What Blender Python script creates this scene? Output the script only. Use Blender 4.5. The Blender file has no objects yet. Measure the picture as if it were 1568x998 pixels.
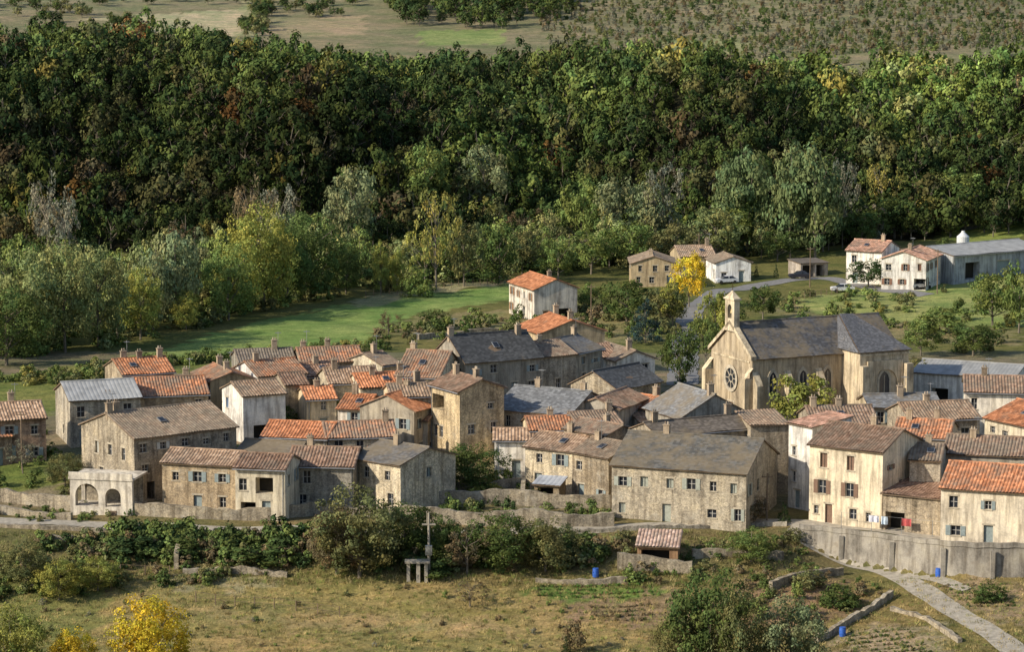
import bpy, math, random, numpy as np
from mathutils import Vector, Matrix
random.seed(7); rng=np.random.default_rng(7)
S=bpy.context.scene; COL=S.collection
F=4446.; CX=784.; CY=499.; H=64.; P=math.atan(0.136)
cP,sP=math.cos(P),math.sin(P)
# ---------------------------------------------------------------- terrain
def sm(a,b,t):
    t=np.clip((t-a)/(b-a),0,1); return t*t*(3-2*t)
def terrain(x,y):
    x=np.asarray(x,float); y=np.asarray(y,float)
    e=309-10*sm(28,50,x); t=y-e
    g=np.interp(t,[-3300,-700,-309,-249,-159,-70,-24,-9,0,4],[140,90,61.5,36,-9,-8,-6,-3,-.4,0])
    s=np.interp(t,[-3300,-700,-309,-249,-159,-70,-24,-1.2,0.4,4],[140,90,61.5,36,-9,-8,-6,-3.2,0,0])
    k=sm(29,37,x); z=g*(1-k)+s*k
    z=z+2.2*sm(316,345,y)*(1-sm(400,445,y))-sm(440,600,y)+4*sm(30,120,x)*sm(450,600,y)
    yf=598+7*np.sin(x/31.)+4*np.sin(x/13.+1)
    q=np.clip((y-yf)/85,0,1)
    hh=31.5-5.5*sm(-95,-20,x)-.012*np.clip(x,-300,300)-2*sm(20,90,x)+1.2*np.sin(x/19.)
    z=z+hh*(1-(1-q)**1.5)+5.5*np.sin(x/15.+y/60.)*4*q*(1-q)+2*np.sin(x/7.3+2)*q*(1-q)*4
    z=z-(hh-26)*sm(700,850,y)
    z=z+np.interp(y,[700,860,950,1100,1500,3000,9000],[0,5,13,29,76,200,430])+2*np.sin(x/47.)*sm(860,1000,y)
    z=z+0.12*np.sin(x/2.1)*np.sin(y/2.7)+0.15*np.sin(x/5.3+y/4.1)
    return z
def hz(x,y): return float(terrain(x,y))
def ray(u,v):
    a=(u-CX)/F; b=(v-CY)/F
    return np.array([a,cP-b*sP,-sP-b*cP])
TS=np.arange(170,2600,0.5)
def ground(u,v,h=0.):
    d=ray(u,v); X=d[0]*TS; Y=d[1]*TS; Z=H+d[2]*TS
    df=Z-terrain(X,Y)-h; i=int(np.argmax(df<0)); i=max(i,1)
    f=df[i-1]/(df[i-1]-df[i]+1e-9); t=TS[i-1]+0.5*f
    return Vector((d[0]*t,d[1]*t,H+d[2]*t))
def plane(u,v,z):
    d=ray(u,v); t=(z-H)/d[2]; return Vector((d[0]*t,d[1]*t,z))
# ---------------------------------------------------------------- materials
def newmat(n):
    m=bpy.data.materials.new(n); m.use_nodes=True; nt=m.node_tree
    return m,nt,nt.nodes,nt.links,nt.nodes['Principled BSDF']
def mixc(N,L,a,b,fac,mode='MULTIPLY'):
    x=N.new('ShaderNodeMix'); x.data_type='RGBA'; x.blend_type=mode
    for s,v in ((x.inputs[0],fac),(x.inputs[6],a),(x.inputs[7],b)):
        if hasattr(v,'is_linked'): L.new(v,s)
        else: s.default_value=v
    return x.outputs[2]
def ramp(N,L,src,stops):
    r=N.new('ShaderNodeValToRGB'); L.new(src,r.inputs[0]); e=r.color_ramp.elements
    while len(e)<len(stops): e.new(0.5)
    for i,(p,c) in enumerate(stops):
        e[i].position=p; e[i].color=(c,c,c,1) if not hasattr(c,'__len__') else (*c,1)
    return r.outputs[0]
def noise(N,L,vec,sc,det=4,rough=.6):
    n=N.new('ShaderNodeTexNoise'); n.inputs['Scale'].default_value=sc; n.inputs['Detail'].default_value=det
    n.inputs['Roughness'].default_value=rough
    if vec: L.new(vec,n.inputs['Vector'])
    return n.outputs[0]
def math_(N,L,op,a,b):
    m=N.new('ShaderNodeMath'); m.operation=op
    for s,v in ((m.inputs[0],a),(m.inputs[1],b)):
        if hasattr(v,'is_linked'): L.new(v,s)
        else: s.default_value=v
    return m.outputs[0]
def bump(N,L,src,b,st,dist):
    k=N.new('ShaderNodeBump'); k.inputs['Strength'].default_value=st; k.inputs['Distance'].default_value=dist
    L.new(src,k.inputs['Height']); L.new(k.outputs[0],b.inputs['Normal'])
def flat(n,c,r=.7,metal=0):
    m,nt,N,L,b=newmat(n); tc=N.new('ShaderNodeNewGeometry').outputs['Position']
    o=mixc(N,L,(*c,1),ramp(N,L,noise(N,L,tc,1.7,5),[(.3,.65),(.7,1.2)]),1.)
    L.new(o,b.inputs['Base Color']); b.inputs['Roughness'].default_value=r; b.inputs['Metallic'].default_value=metal
    return m
def objcol(n,r=.6):
    m,nt,N,L,b=newmat(n); oi=N.new('ShaderNodeObjectInfo'); tc=N.new('ShaderNodeTexCoord').outputs['Object']
    L.new(mixc(N,L,oi.outputs['Color'],ramp(N,L,noise(N,L,tc,4),[(.3,.75),(.7,1.15)]),1.),b.inputs['Base Color'])
    b.inputs['Roughness'].default_value=r; return m
def wallmat(n,rub):
    m,nt,N,L,b=newmat(n); oi=N.new('ShaderNodeObjectInfo'); tc=N.new('ShaderNodeTexCoord').outputs['Object']
    c=oi.outputs['Color']; ad=N.new('ShaderNodeVectorMath'); ad.operation='ADD'; L.new(tc,ad.inputs[0])
    cm=N.new('ShaderNodeCombineXYZ'); ml=math_(N,L,'MULTIPLY',oi.outputs['Random'],90.); L.new(ml,cm.inputs[0]); L.new(ml,cm.inputs[2]); L.new(cm.outputs[0],ad.inputs[1]); tv=ad.outputs[0]
    big=noise(N,L,tv,.4,6,.7); c=mixc(N,L,c,ramp(N,L,big,[(.32,(.5,.49,.48)),(.5,(1.,.98,.95)),(.7,(1.3,1.25,1.12))]),.9)
    mp=N.new('ShaderNodeMapping'); mp.inputs['Scale'].default_value=(1.8,1.8,.2); L.new(tv,mp.inputs[0])
    c=mixc(N,L,c,ramp(N,L,noise(N,L,mp.outputs[0],1.,5),[(.38,(.5,.48,.46)),(.56,(1,1,1))]),.85)
    fine=noise(N,L,tv,6,5,.75)
    c=mixc(N,L,c,ramp(N,L,fine,[(.3,.6),(.5,1.),(.7,1.35)]),.95 if rub else .5)
    if not rub:
        c=mixc(N,L,c,(.23,.19,.145,1),ramp(N,L,noise(N,L,tv,.75,6,.75),[(.58,0.),(.65,.5)]),'MIX')
    if rub:
        wv=N.new('ShaderNodeVectorMath'); wv.operation='ADD'; nn=N.new('ShaderNodeTexNoise'); nn.inputs['Scale'].default_value=1.5; L.new(tv,nn.inputs['Vector'])
        L.new(tv,wv.inputs[0]); L.new(nn.outputs['Color'],wv.inputs[1])
        mp2=N.new('ShaderNodeMapping'); mp2.inputs['Scale'].default_value=(1,1,2.); L.new(wv.outputs[0],mp2.inputs[0])
        v=N.new('ShaderNodeTexVoronoi'); v.inputs['Scale'].default_value=4.3; L.new(mp2.outputs[0],v.inputs['Vector'])
        sp=N.new('ShaderNodeSeparateColor'); L.new(v.outputs['Color'],sp.inputs[0])
        c=mixc(N,L,c,ramp(N,L,sp.outputs[0],[(0.,(.55,.53,.52)),(.5,(1,.98,.95)),(1.,(1.45,1.4,1.3))]),.65)
        e=N.new('ShaderNodeTexVoronoi'); e.feature='DISTANCE_TO_EDGE'; e.inputs['Scale'].default_value=4.3; L.new(mp2.outputs[0],e.inputs['Vector'])
        c=mixc(N,L,c,ramp(N,L,e.outputs[0],[(0.,(.72,.69,.65)),(.09,(1,1,1))]),.5)
        c=mixc(N,L,c,(.48,.45,.38,1),ramp(N,L,noise(N,L,tv,.33,6,.8),[(.53,0.),(.66,.5)]),'MIX')
        bump(N,L,e.outputs[0],b,.5,.06)
    else: bump(N,L,fine,b,.4,.04)
    L.new(c,b.inputs['Base Color']); b.inputs['Roughness'].default_value=.9; b.inputs['Specular IOR Level'].default_value=.2; return m
def roofmat(n,kind):
    m,nt,N,L,b=newmat(n); oi=N.new('ShaderNodeObjectInfo'); uv=N.new('ShaderNodeUVMap').outputs[0]
    tc=N.new('ShaderNodeNewGeometry').outputs['Position']
    sx,sy=(1/.36,1/.45) if kind=='tile' else ((1/.34,1/.28) if kind=='slate' else (1/.9,1/3.))
    mp=N.new('ShaderNodeVectorMath'); mp.operation='MULTIPLY'; mp.inputs[1].default_value=(sx,sy,1); L.new(uv,mp.inputs[0])
    fl=N.new('ShaderNodeVectorMath'); fl.operation='FLOOR'; L.new(mp.outputs[0],fl.inputs[0])
    wn=N.new('ShaderNodeTexWhiteNoise'); wn.noise_dimensions='2D'; L.new(fl.outputs[0],wn.inputs['Vector'])
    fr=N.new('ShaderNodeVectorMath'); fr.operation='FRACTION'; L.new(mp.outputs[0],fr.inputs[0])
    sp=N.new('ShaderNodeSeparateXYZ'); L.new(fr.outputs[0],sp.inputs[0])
    c=oi.outputs['Color']
    # age of each roof shifts how far lichen has spread
    age=math_(N,L,'MULTIPLY',math_(N,L,'SUBTRACT',oi.outputs['Random'],.5),.22)
    if kind=='tile':
        c=mixc(N,L,c,ramp(N,L,wn.outputs[0],[(0,(.5,.47,.46)),(.35,(.85,.82,.8)),(.7,(1.1,1.1,1.1)),(1,(1.5,1.6,1.7))]),.85)
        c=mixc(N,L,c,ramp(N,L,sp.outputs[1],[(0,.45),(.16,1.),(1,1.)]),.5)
        c=mixc(N,L,c,(.17,.145,.11,1),ramp(N,L,math_(N,L,'ADD',noise(N,L,tc,.4,7,.8),age),[(.46,0.),(.64,.78)]),'MIX')
        c=mixc(N,L,c,(.42,.35,.26,1),ramp(N,L,math_(N,L,'ADD',noise(N,L,tc,1.4,6,.75),age),[(.56,0.),(.74,.55)]),'MIX')
    elif kind=='slate':
        c=mixc(N,L,c,ramp(N,L,wn.outputs[0],[(0,.6),(.6,1.),(1,1.5)]),.8)
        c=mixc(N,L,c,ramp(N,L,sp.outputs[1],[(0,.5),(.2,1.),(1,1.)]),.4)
        c=mixc(N,L,c,(.23,.18,.11,1),ramp(N,L,math_(N,L,'ADD',noise(N,L,tc,.3,7,.75),age),[(.48,0.),(.64,.65)]),'MIX')
    else:
        c=mixc(N,L,c,ramp(N,L,noise(N,L,tc,.8,5),[(.3,.65),(.7,1.2)]),.8)
    L.new(c,b.inputs['Base Color']); b.inputs['Roughness'].default_value=.85 if kind=='tile' else .75
    b.inputs['Specular IOR Level'].default_value=.3 if kind!='slate' else .2; return m
def leafmat(n,inst):
    m,nt,N,L,b=newmat(n); N.remove(b)
    if inst:
        a=N.new('ShaderNodeAttribute'); a.attribute_type='INSTANCER'; a.attribute_name='tint'; c=a.outputs['Color']
    else: c=N.new('ShaderNodeObjectInfo').outputs['Color']
    l=N.new('ShaderNodeAttribute'); l.attribute_name='lc'
    c=mixc(N,L,c,l.outputs['Color'],1.)
    d=N.new('ShaderNodeBsdfDiffuse'); L.new(c,d.inputs[0])
    if inst: L.new(d.outputs[0],N['Material Output'].inputs[0]); return m
    t=N.new('ShaderNodeBsdfTranslucent'); L.new(c,t.inputs[0])
    mx=N.new('ShaderNodeMixShader'); mx.inputs[0].default_value=.25
    L.new(d.outputs[0],mx.inputs[1]); L.new(t.outputs[0],mx.inputs[2])
    L.new(mx.outputs[0],N['Material Output'].inputs[0]); return m
M_RUB=wallmat('rubble_stone',True); M_REN=wallmat('lime_render',False)
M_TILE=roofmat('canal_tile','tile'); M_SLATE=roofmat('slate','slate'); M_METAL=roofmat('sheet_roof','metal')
M_GLASS=flat('window_glass',(.03,.035,.045),.15); M_FRAME=flat('painted_frame',(.5,.48,.44)); M_PAINT=objcol('paint')
M_STONE=flat('dressed_stone',(.46,.4,.3),.9); M_WOOD=flat('weathered_wood',(.2,.14,.09)); M_BARK=flat('bark',(.19,.16,.12),.95)
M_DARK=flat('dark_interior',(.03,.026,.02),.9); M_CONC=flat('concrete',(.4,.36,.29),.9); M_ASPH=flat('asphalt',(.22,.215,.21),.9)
M_STEEL=flat('galvanised_steel',(.42,.43,.44),.4,.6); M_RUBBER=flat('rubber',(.02,.02,.02),.8); M_BRONZE=flat('bronze',(.12,.09,.04),.4,.7)
M_CLOTH=objcol('cloth',.9)
M_LEAF=leafmat('foliage',False); M_LEAFI=leafmat('foliage_mass',True)
# ---------------------------------------------------------------- mesh builder
class MB:
    def __init__(s): s.v=[];s.f=[];s.m=[];s.uv=[]
    def q(s,pts,m=0,uv=None):
        i=len(s.v); s.v+=[tuple(p) for p in pts]; s.f.append(tuple(range(i,i+len(pts)))); s.m.append(m)
        s.uv+= uv if uv else [(p[0],p[2]) for p in pts]
    def box(s,x0,x1,y0,y1,z0,z1,m=0,M=None):
        c=[Vector((x,y,z)) for z in (z0,z1) for y in (y0,y1) for x in (x0,x1)]
        if M: c=[M@p for p in c]
        for f in ((0,1,5,4),(1,3,7,5),(3,2,6,7),(2,0,4,6),(4,5,7,6),(2,3,1,0)): s.q([c[k] for k in f],m)
    def cyl(s,p0,p1,r0,r1,n=8,m=0,cap=True):
        p0=Vector(p0);p1=Vector(p1);d=(p1-p0).normalized(); a=d.orthogonal().normalized(); b=d.cross(a)
        A=[p0+(a*math.cos(t)+b*math.sin(t))*r0 for t in [2*math.pi*k/n for k in range(n)]]
        B=[p1+(a*math.cos(t)+b*math.sin(t))*r1 for t in [2*math.pi*k/n for k in range(n)]]
        for k in range(n): j=(k+1)%n; s.q([A[k],A[j],B[j],B[k]],m)
        if cap: s.q(B,m); s.q(A[::-1],m)
    def obj(s,name,mats,parent=None,color=(1,1,1,1),loc=None,rot=0):
        me=bpy.data.meshes.new(name); me.from_pydata(s.v,[],s.f)
        for m in mats: me.materials.append(m)
        me.polygons.foreach_set('material_index',s.m)
        u=me.uv_layers.new(name='UVMap'); u.data.foreach_set('uv',np.array(s.uv,dtype=np.float32).ravel())
        me.update(); o=bpy.data.objects.new(name,me); COL.objects.link(o); o.color=color
        if parent: o.parent=parent
        if loc is not None: o.location=loc; o.rotation_euler=(0,0,rot)
        return o
def empty(name,loc,rot=0):
    e=bpy.data.objects.new(name,None); COL.objects.link(e); e.location=loc; e.rotation_euler=(0,0,rot); e.empty_display_size=.5; return e
# ---------------------------------------------------------------- buildings
FOOT=[]
def wall(wb,tb,O,ax,nrm,W,z0,z1,ops):
    O=Vector(O);ax=Vector(ax);nrm=Vector(nrm);up=Vector((0,0,1))
    Pt=lambda x,z,o=0.:O+ax*x+up*z+nrm*o
    xs=sorted({0,W}|{a for o in ops for a in (o[0],o[1])}); zs=sorted({z0,z1}|{a for o in ops for a in (o[2],o[3])})
    for i in range(len(xs)-1):
        for j in range(len(zs)-1):
            a,b,c,d=xs[i],xs[i+1],zs[j],zs[j+1]; mx,mz=(a+b)/2,(c+d)/2
            if b-a<1e-4 or d-c<1e-4: continue
            if any(o[0]<mx<o[1] and o[2]<mz<o[3] for o in ops): continue
            wb.q([Pt(a,c),Pt(b,c),Pt(b,d),Pt(a,d)])
    for o in ops:
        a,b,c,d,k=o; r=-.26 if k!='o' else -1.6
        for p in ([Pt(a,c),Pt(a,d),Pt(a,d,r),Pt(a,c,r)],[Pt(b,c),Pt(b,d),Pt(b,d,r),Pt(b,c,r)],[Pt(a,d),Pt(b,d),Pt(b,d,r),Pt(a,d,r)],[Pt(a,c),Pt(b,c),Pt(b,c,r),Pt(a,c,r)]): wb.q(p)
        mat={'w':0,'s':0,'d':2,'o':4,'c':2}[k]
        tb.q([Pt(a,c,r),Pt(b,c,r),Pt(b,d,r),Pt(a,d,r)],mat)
        def bar(xa,xb,za,zb,o0,o1,m):
            p=[Pt(x,z,o) for o in (o0,o1) for z in (za,zb) for x in (xa,xb)]
            for f in ((0,1,3,2),(4,5,7,6),(0,1,5,4),(2,3,7,6),(0,2,6,4),(1,3,7,5)): tb.q([p[t] for t in f],m)
        if k in 'ws':
            mx=(a+b)/2
            bar(mx-.03,mx+.03,c,d,r+.01,r+.05,1); bar(a,a+.05,c,d,r+.01,r+.06,1); bar(b-.05,b,c,d,r+.01,r+.06,1)
            bar(a+.05,b-.05,(c+d)/2-.025,(c+d)/2+.025,r+.012,r+.045,1)
        if k=='c': bar((a+b)/2-.02,(a+b)/2+.02,c,d,r+.004,r+.04,4)
        if k!='o':
            bar(a-.18,b+.18,d+.01,d+.2,.003,.03,3)
            if k!='d': bar(a-.14,b+.14,c-.13,c-.01,.003,.07,3)
        if k=='s':
            w=(b-a)/2
            bar(a-w-.03,a-.02,c,d,.01,.06,2); bar(b+.02,b+w+.03,c,d,.01,.06,2)
def autoops(W,h,p,sh,rnd,door=True):
    ops=[]; n=int((W-1.)/2.3); fl=max(1,int(round(h/2.7)))
    if n<1: return ops
    st=W/n; dc=rnd.randrange(n) if door else -1
    for f in range(fl):
        zb=f*h/fl
        for c in range(n):
            x=(c+.5)*st+rnd.uniform(-.35,.35)
            if f==0 and c==dc:
                w=rnd.choice([.5,.5,1.1]); ops.append((x-w,x+w,.05,2.1,'d' if w<1 else 'o')); continue
            if rnd.random()>p: continue
            w=rnd.uniform(.34,.52); hh=rnd.uniform(.9,1.4) if f<2 or fl==2 else rnd.uniform(.5,1.)
            z=zb+rnd.uniform(.7,.95); hh=min(hh,(f+1)*h/fl-z-.3)
            k='w'
            if rnd.random()<sh: k=rnd.choice('ssc') if st>2.0 else 'c'
            ops.append((x-w,x+w,z,z+hh,k))
    return ops
def slab(rb,A,B,C,D,wave=.085,per=.36,th=.13,seed=0):
    A,B,C,D=map(Vector,(A,B,C,D)); L=max((B-A).length,(C-D).length)
    n=(B-A).cross(D-A).normalized()
    if n.z<0: n=-n
    K=max(2,int(L/per)); hgt=[0,.75,1,.75] if wave>0 else [0]; R=4; sl=((D+C)/2-(A+B)/2).length
    cols=K*len(hgt); g=[]
    for r in range(R+1):
        row=[]
        for c in range(cols+1):
            s=c/cols; t=r/R; p=(A.lerp(B,s)).lerp(D.lerp(C,s),t)
            sag=-.1*math.sin(math.pi*t)*math.sin(math.pi*s)+.05*math.sin(s*L*.7+seed)*math.sin(t*2+seed)
            if r==0: p=p+(A-D).normalized()*.05*math.sin(c*1.7+seed*3)
            row.append((p+n*(th+sag+(wave*hgt[c%len(hgt)] if wave>0 else 0)),(s*L,t*sl)))
        g.append(row)
    for r in range(R):
        for c in range(cols):
            a,b,d,e=g[r][c],g[r][c+1],g[r+1][c+1],g[r+1][c]
            rb.q([a[0],b[0],d[0],e[0]],0,[a[1],b[1],d[1],e[1]])
    rb.q([A,B,C,D],1)
    for (p,q_) in ((A,B),(B,C),(D,A)):
        if (p-q_).length>.05: rb.q([p,q_,q_+n*(th-.02),p+n*(th-.02)],1)
ROOFM={'tile':M_TILE,'slate':M_SLATE,'metal':M_METAL}
def building(name,uL,vL,uR,vR,h,d,roof='P',wc=(.3,.25,.18),rc=(.3,.16,.09),wm='r',rm='tile',pitch=.34,p=.6,sh=.3,shc=(.25,.3,.3),chim=(.3,),ops=None,sops=None,ov=.35,seed=None,lops=None):
    rnd=random.Random(seed if seed is not None else int(uL*7+vL))
    mid=ground((uL+uR)/2,(vL+vR)/2,h); zE=mid.z; PL=plane(uL,vL,zE); PR=plane(uR,vR,zE)
    zg=zE-h; dx=PR-PL; W=dx.length; ang=math.atan2(dx.y,dx.x)
    E=empty(name,(PL.x,PL.y,zg),ang); Mx=Matrix.Translation((PL.x,PL.y,zg))@Matrix.Rotation(ang,4,'Z')
    FOOT.append([tuple((Mx@Vector(c)).xy) for c in ((-.8,-.8,0),(W+.8,-.8,0),(W+.8,d+.8,0),(-.8,d+.8,0))])
    zb=min(hz(*(Mx@Vector(c)).xy) for c in ((0,0,0),(W,0,0),(0,d,0),(W,d,0)))-zg-.6; zb=min(zb,-.6)
    wb,tb,rb=MB(),MB(),MB()
    fo=ops if ops is not None else autoops(W,h,p,sh,rnd)
    so=sops if sops is not None else autoops(d,h,p*.6,sh,rnd,False)
    lo=lops if lops is not None else autoops(d,h,p*.6,sh,rnd,False)
    hB=h+ (pitch*d if roof=='S' else 0)
    wall(wb,tb,(0,0,0),(1,0,0),(0,-1,0),W,zb,h,fo)
    wall(wb,tb,(W,0,0),(0,1,0),(1,0,0),d,zb,h,so)
    wall(wb,tb,(0,d,0),(0,-1,0),(-1,0,0),d,zb,h,[(d-o[1],d-o[0],o[2],o[3],o[4]) for o in lo])
    wall(wb,tb,(W,d,0),(-1,0,0),(0,1,0),W,zb,hB,autoops(W,h,p*.5,0,rnd,False))
    sd=rnd.random()*6; wv={'tile':.085,'slate':0,'metal':.03}[rm]; per={'tile':.36,'slate':1.,'metal':.5}[rm]
    K=dict(wave=wv,per=per,seed=sd); g=.22
    if roof=='P':
        rz=h+pitch*d/2
        for x in (0,W): wb.q([(x,0,h),(x,d,h),(x,d/2,rz)])
        slab(rb,(-g,-ov,h-pitch*ov),(W+g,-ov,h-pitch*ov),(W+g,d/2,rz),(-g,d/2,rz),**K)
        slab(rb,(W+g,d+ov,h-pitch*ov),(-g,d+ov,h-pitch*ov),(-g,d/2,rz),(W+g,d/2,rz),**K)
        rb.cyl((-g-.02,d/2,rz+.13),(W+g+.02,d/2,rz+.13),.15,.15,6)
        cp=[(W*f,d/2+rnd.uniform(-.6,.3),rz) for f in chim]
    elif roof=='G':
        rz=h+pitch*W/2
        for y in (0,d): wb.q([(0,y,h),(W,y,h),(W/2,y,rz)])
        slab(rb,(-ov,d+g,h-pitch*ov),(-ov,-g,h-pitch*ov),(W/2,-g,rz),(W/2,d+g,rz),**K)
        slab(rb,(W+ov,-g,h-pitch*ov),(W+ov,d+g,h-pitch*ov),(W/2,d+g,rz),(W/2,-g,rz),**K)
        rb.cyl((W/2,-g-.02,rz+.13),(W/2,d+g+.02,rz+.13),.15,.15,6)
        cp=[(W/2+rnd.uniform(-.4,.4),d*f,rz) for f in chim]
    elif roof=='S':
        rz=h+pitch*d
        for x in (0,W): wb.q([(x,0,h),(x,d,h),(x,d,rz)])
        slab(rb,(-g,-ov,h-pitch*ov),(W+g,-ov,h-pitch*ov),(W+g,d+.2,rz+pitch*.2),(-g,d+.2,rz+pitch*.2),**K)
        cp=[(W*f,d*.8,rz-pitch*d*.2) for f in chim]
    wj=rnd.uniform(.82,1.12); hj=rnd.uniform(-.05,.05)
    wb.obj('walls',[M_RUB if wm=='r' else M_REN],E,(wc[0]*wj*(1+hj),wc[1]*wj,wc[2]*wj*(1-hj*1.5),1))
    rj=rnd.uniform(.75,1.15)
    rb.obj('roof',[ROOFM[rm],M_WOOD],E,(*[c*rj for c in rc],1))
    if tb.f: tb.obj('windows_and_doors',[M_GLASS,M_FRAME,M_PAINT,M_STONE,M_DARK],E,(*shc,1))
    if h>4 and roof=='P' and rnd.random()<.6:
        gb=MB(); gb.cyl((-g,-ov-.09,h-pitch*ov-.02),(W+g,-ov-.09,h-pitch*ov-.02),.07,.07,6); xx=rnd.choice([.25,W-.25]); gb.cyl((xx,-.09,-.5),(xx,-.09,h-.25),.045,.045,6); gb.cyl((xx,-.09,h-.25),(xx,-ov-.09,h-pitch*ov-.04),.045,.045,6)
        gb.obj('gutter',[M_STEEL],E)
    if cp:
        cb=MB()
        for (x,y,z) in cp:
            w,l,hh=.34,.26,rnd.uniform(.8,1.3); cb.box(x-w,x+w,y-l,y+l,z-.7,z+hh,0); cb.box(x-w-.07,x+w+.07,y-l-.07,y+l+.07,z+hh+.003,z+hh+.1,0)
            for s in (-.15,.15): cb.cyl((x+s,y,z+hh+.1),(x+s,y,z+hh+.4),.1,.08,7,1)
        cb.obj('chimneys',[M_REN,M_TILE],E,(.42,.34,.25,1))
        if rnd.random()<.55:
            x,y,z=cp[0]; an=MB(); an.cyl((x+.5,y,z-.3),(x+.5,y,z+2.4),.03,.025,5)
            for k in range(5): an.cyl((x+.1+.0,y-.35+k*.16,z+2.2),(x+.9,y-.35+k*.16,z+2.2),.012,.012,4)
            an.cyl((x+.5,y-.4,z+2.2),(x+.5,y+.45,z+2.2),.015,.015,4); an.obj('tv_antenna',[M_STEEL],E)
    if rm!='metal' and d>6 and roof=='P' and rnd.random()<.35: # skylight set in the front slope
        x=W*rnd.uniform(.25,.75); t=.5; y=d/2*t; z=h+pitch*y; sk_=MB(); M=Matrix.Translation((x,y,z+.2))@Matrix.Rotation(math.atan(pitch),4,'X')
        sk_.box(-.4,.4,-.5,.5,0,.1,0,M); sk_.box(-.33,.33,-.43,.43,.103,.115,1,M); sk_.obj('skylight',[M_STEEL,M_GLASS],E)
    return E,W,d,Mx
ST=(.4,.34,.255); GR=(.42,.385,.32); CR=(.62,.54,.4); WH=(.82,.79,.73); OC=(.58,.46,.29)
OR=(.54,.225,.105); BR=(.29,.18,.12); TN=(.39,.265,.175); SD=(.095,.098,.1); SL=(.2,.205,.21); MT=(.36,.365,.36); SA=(.6,.34,.23)
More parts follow.
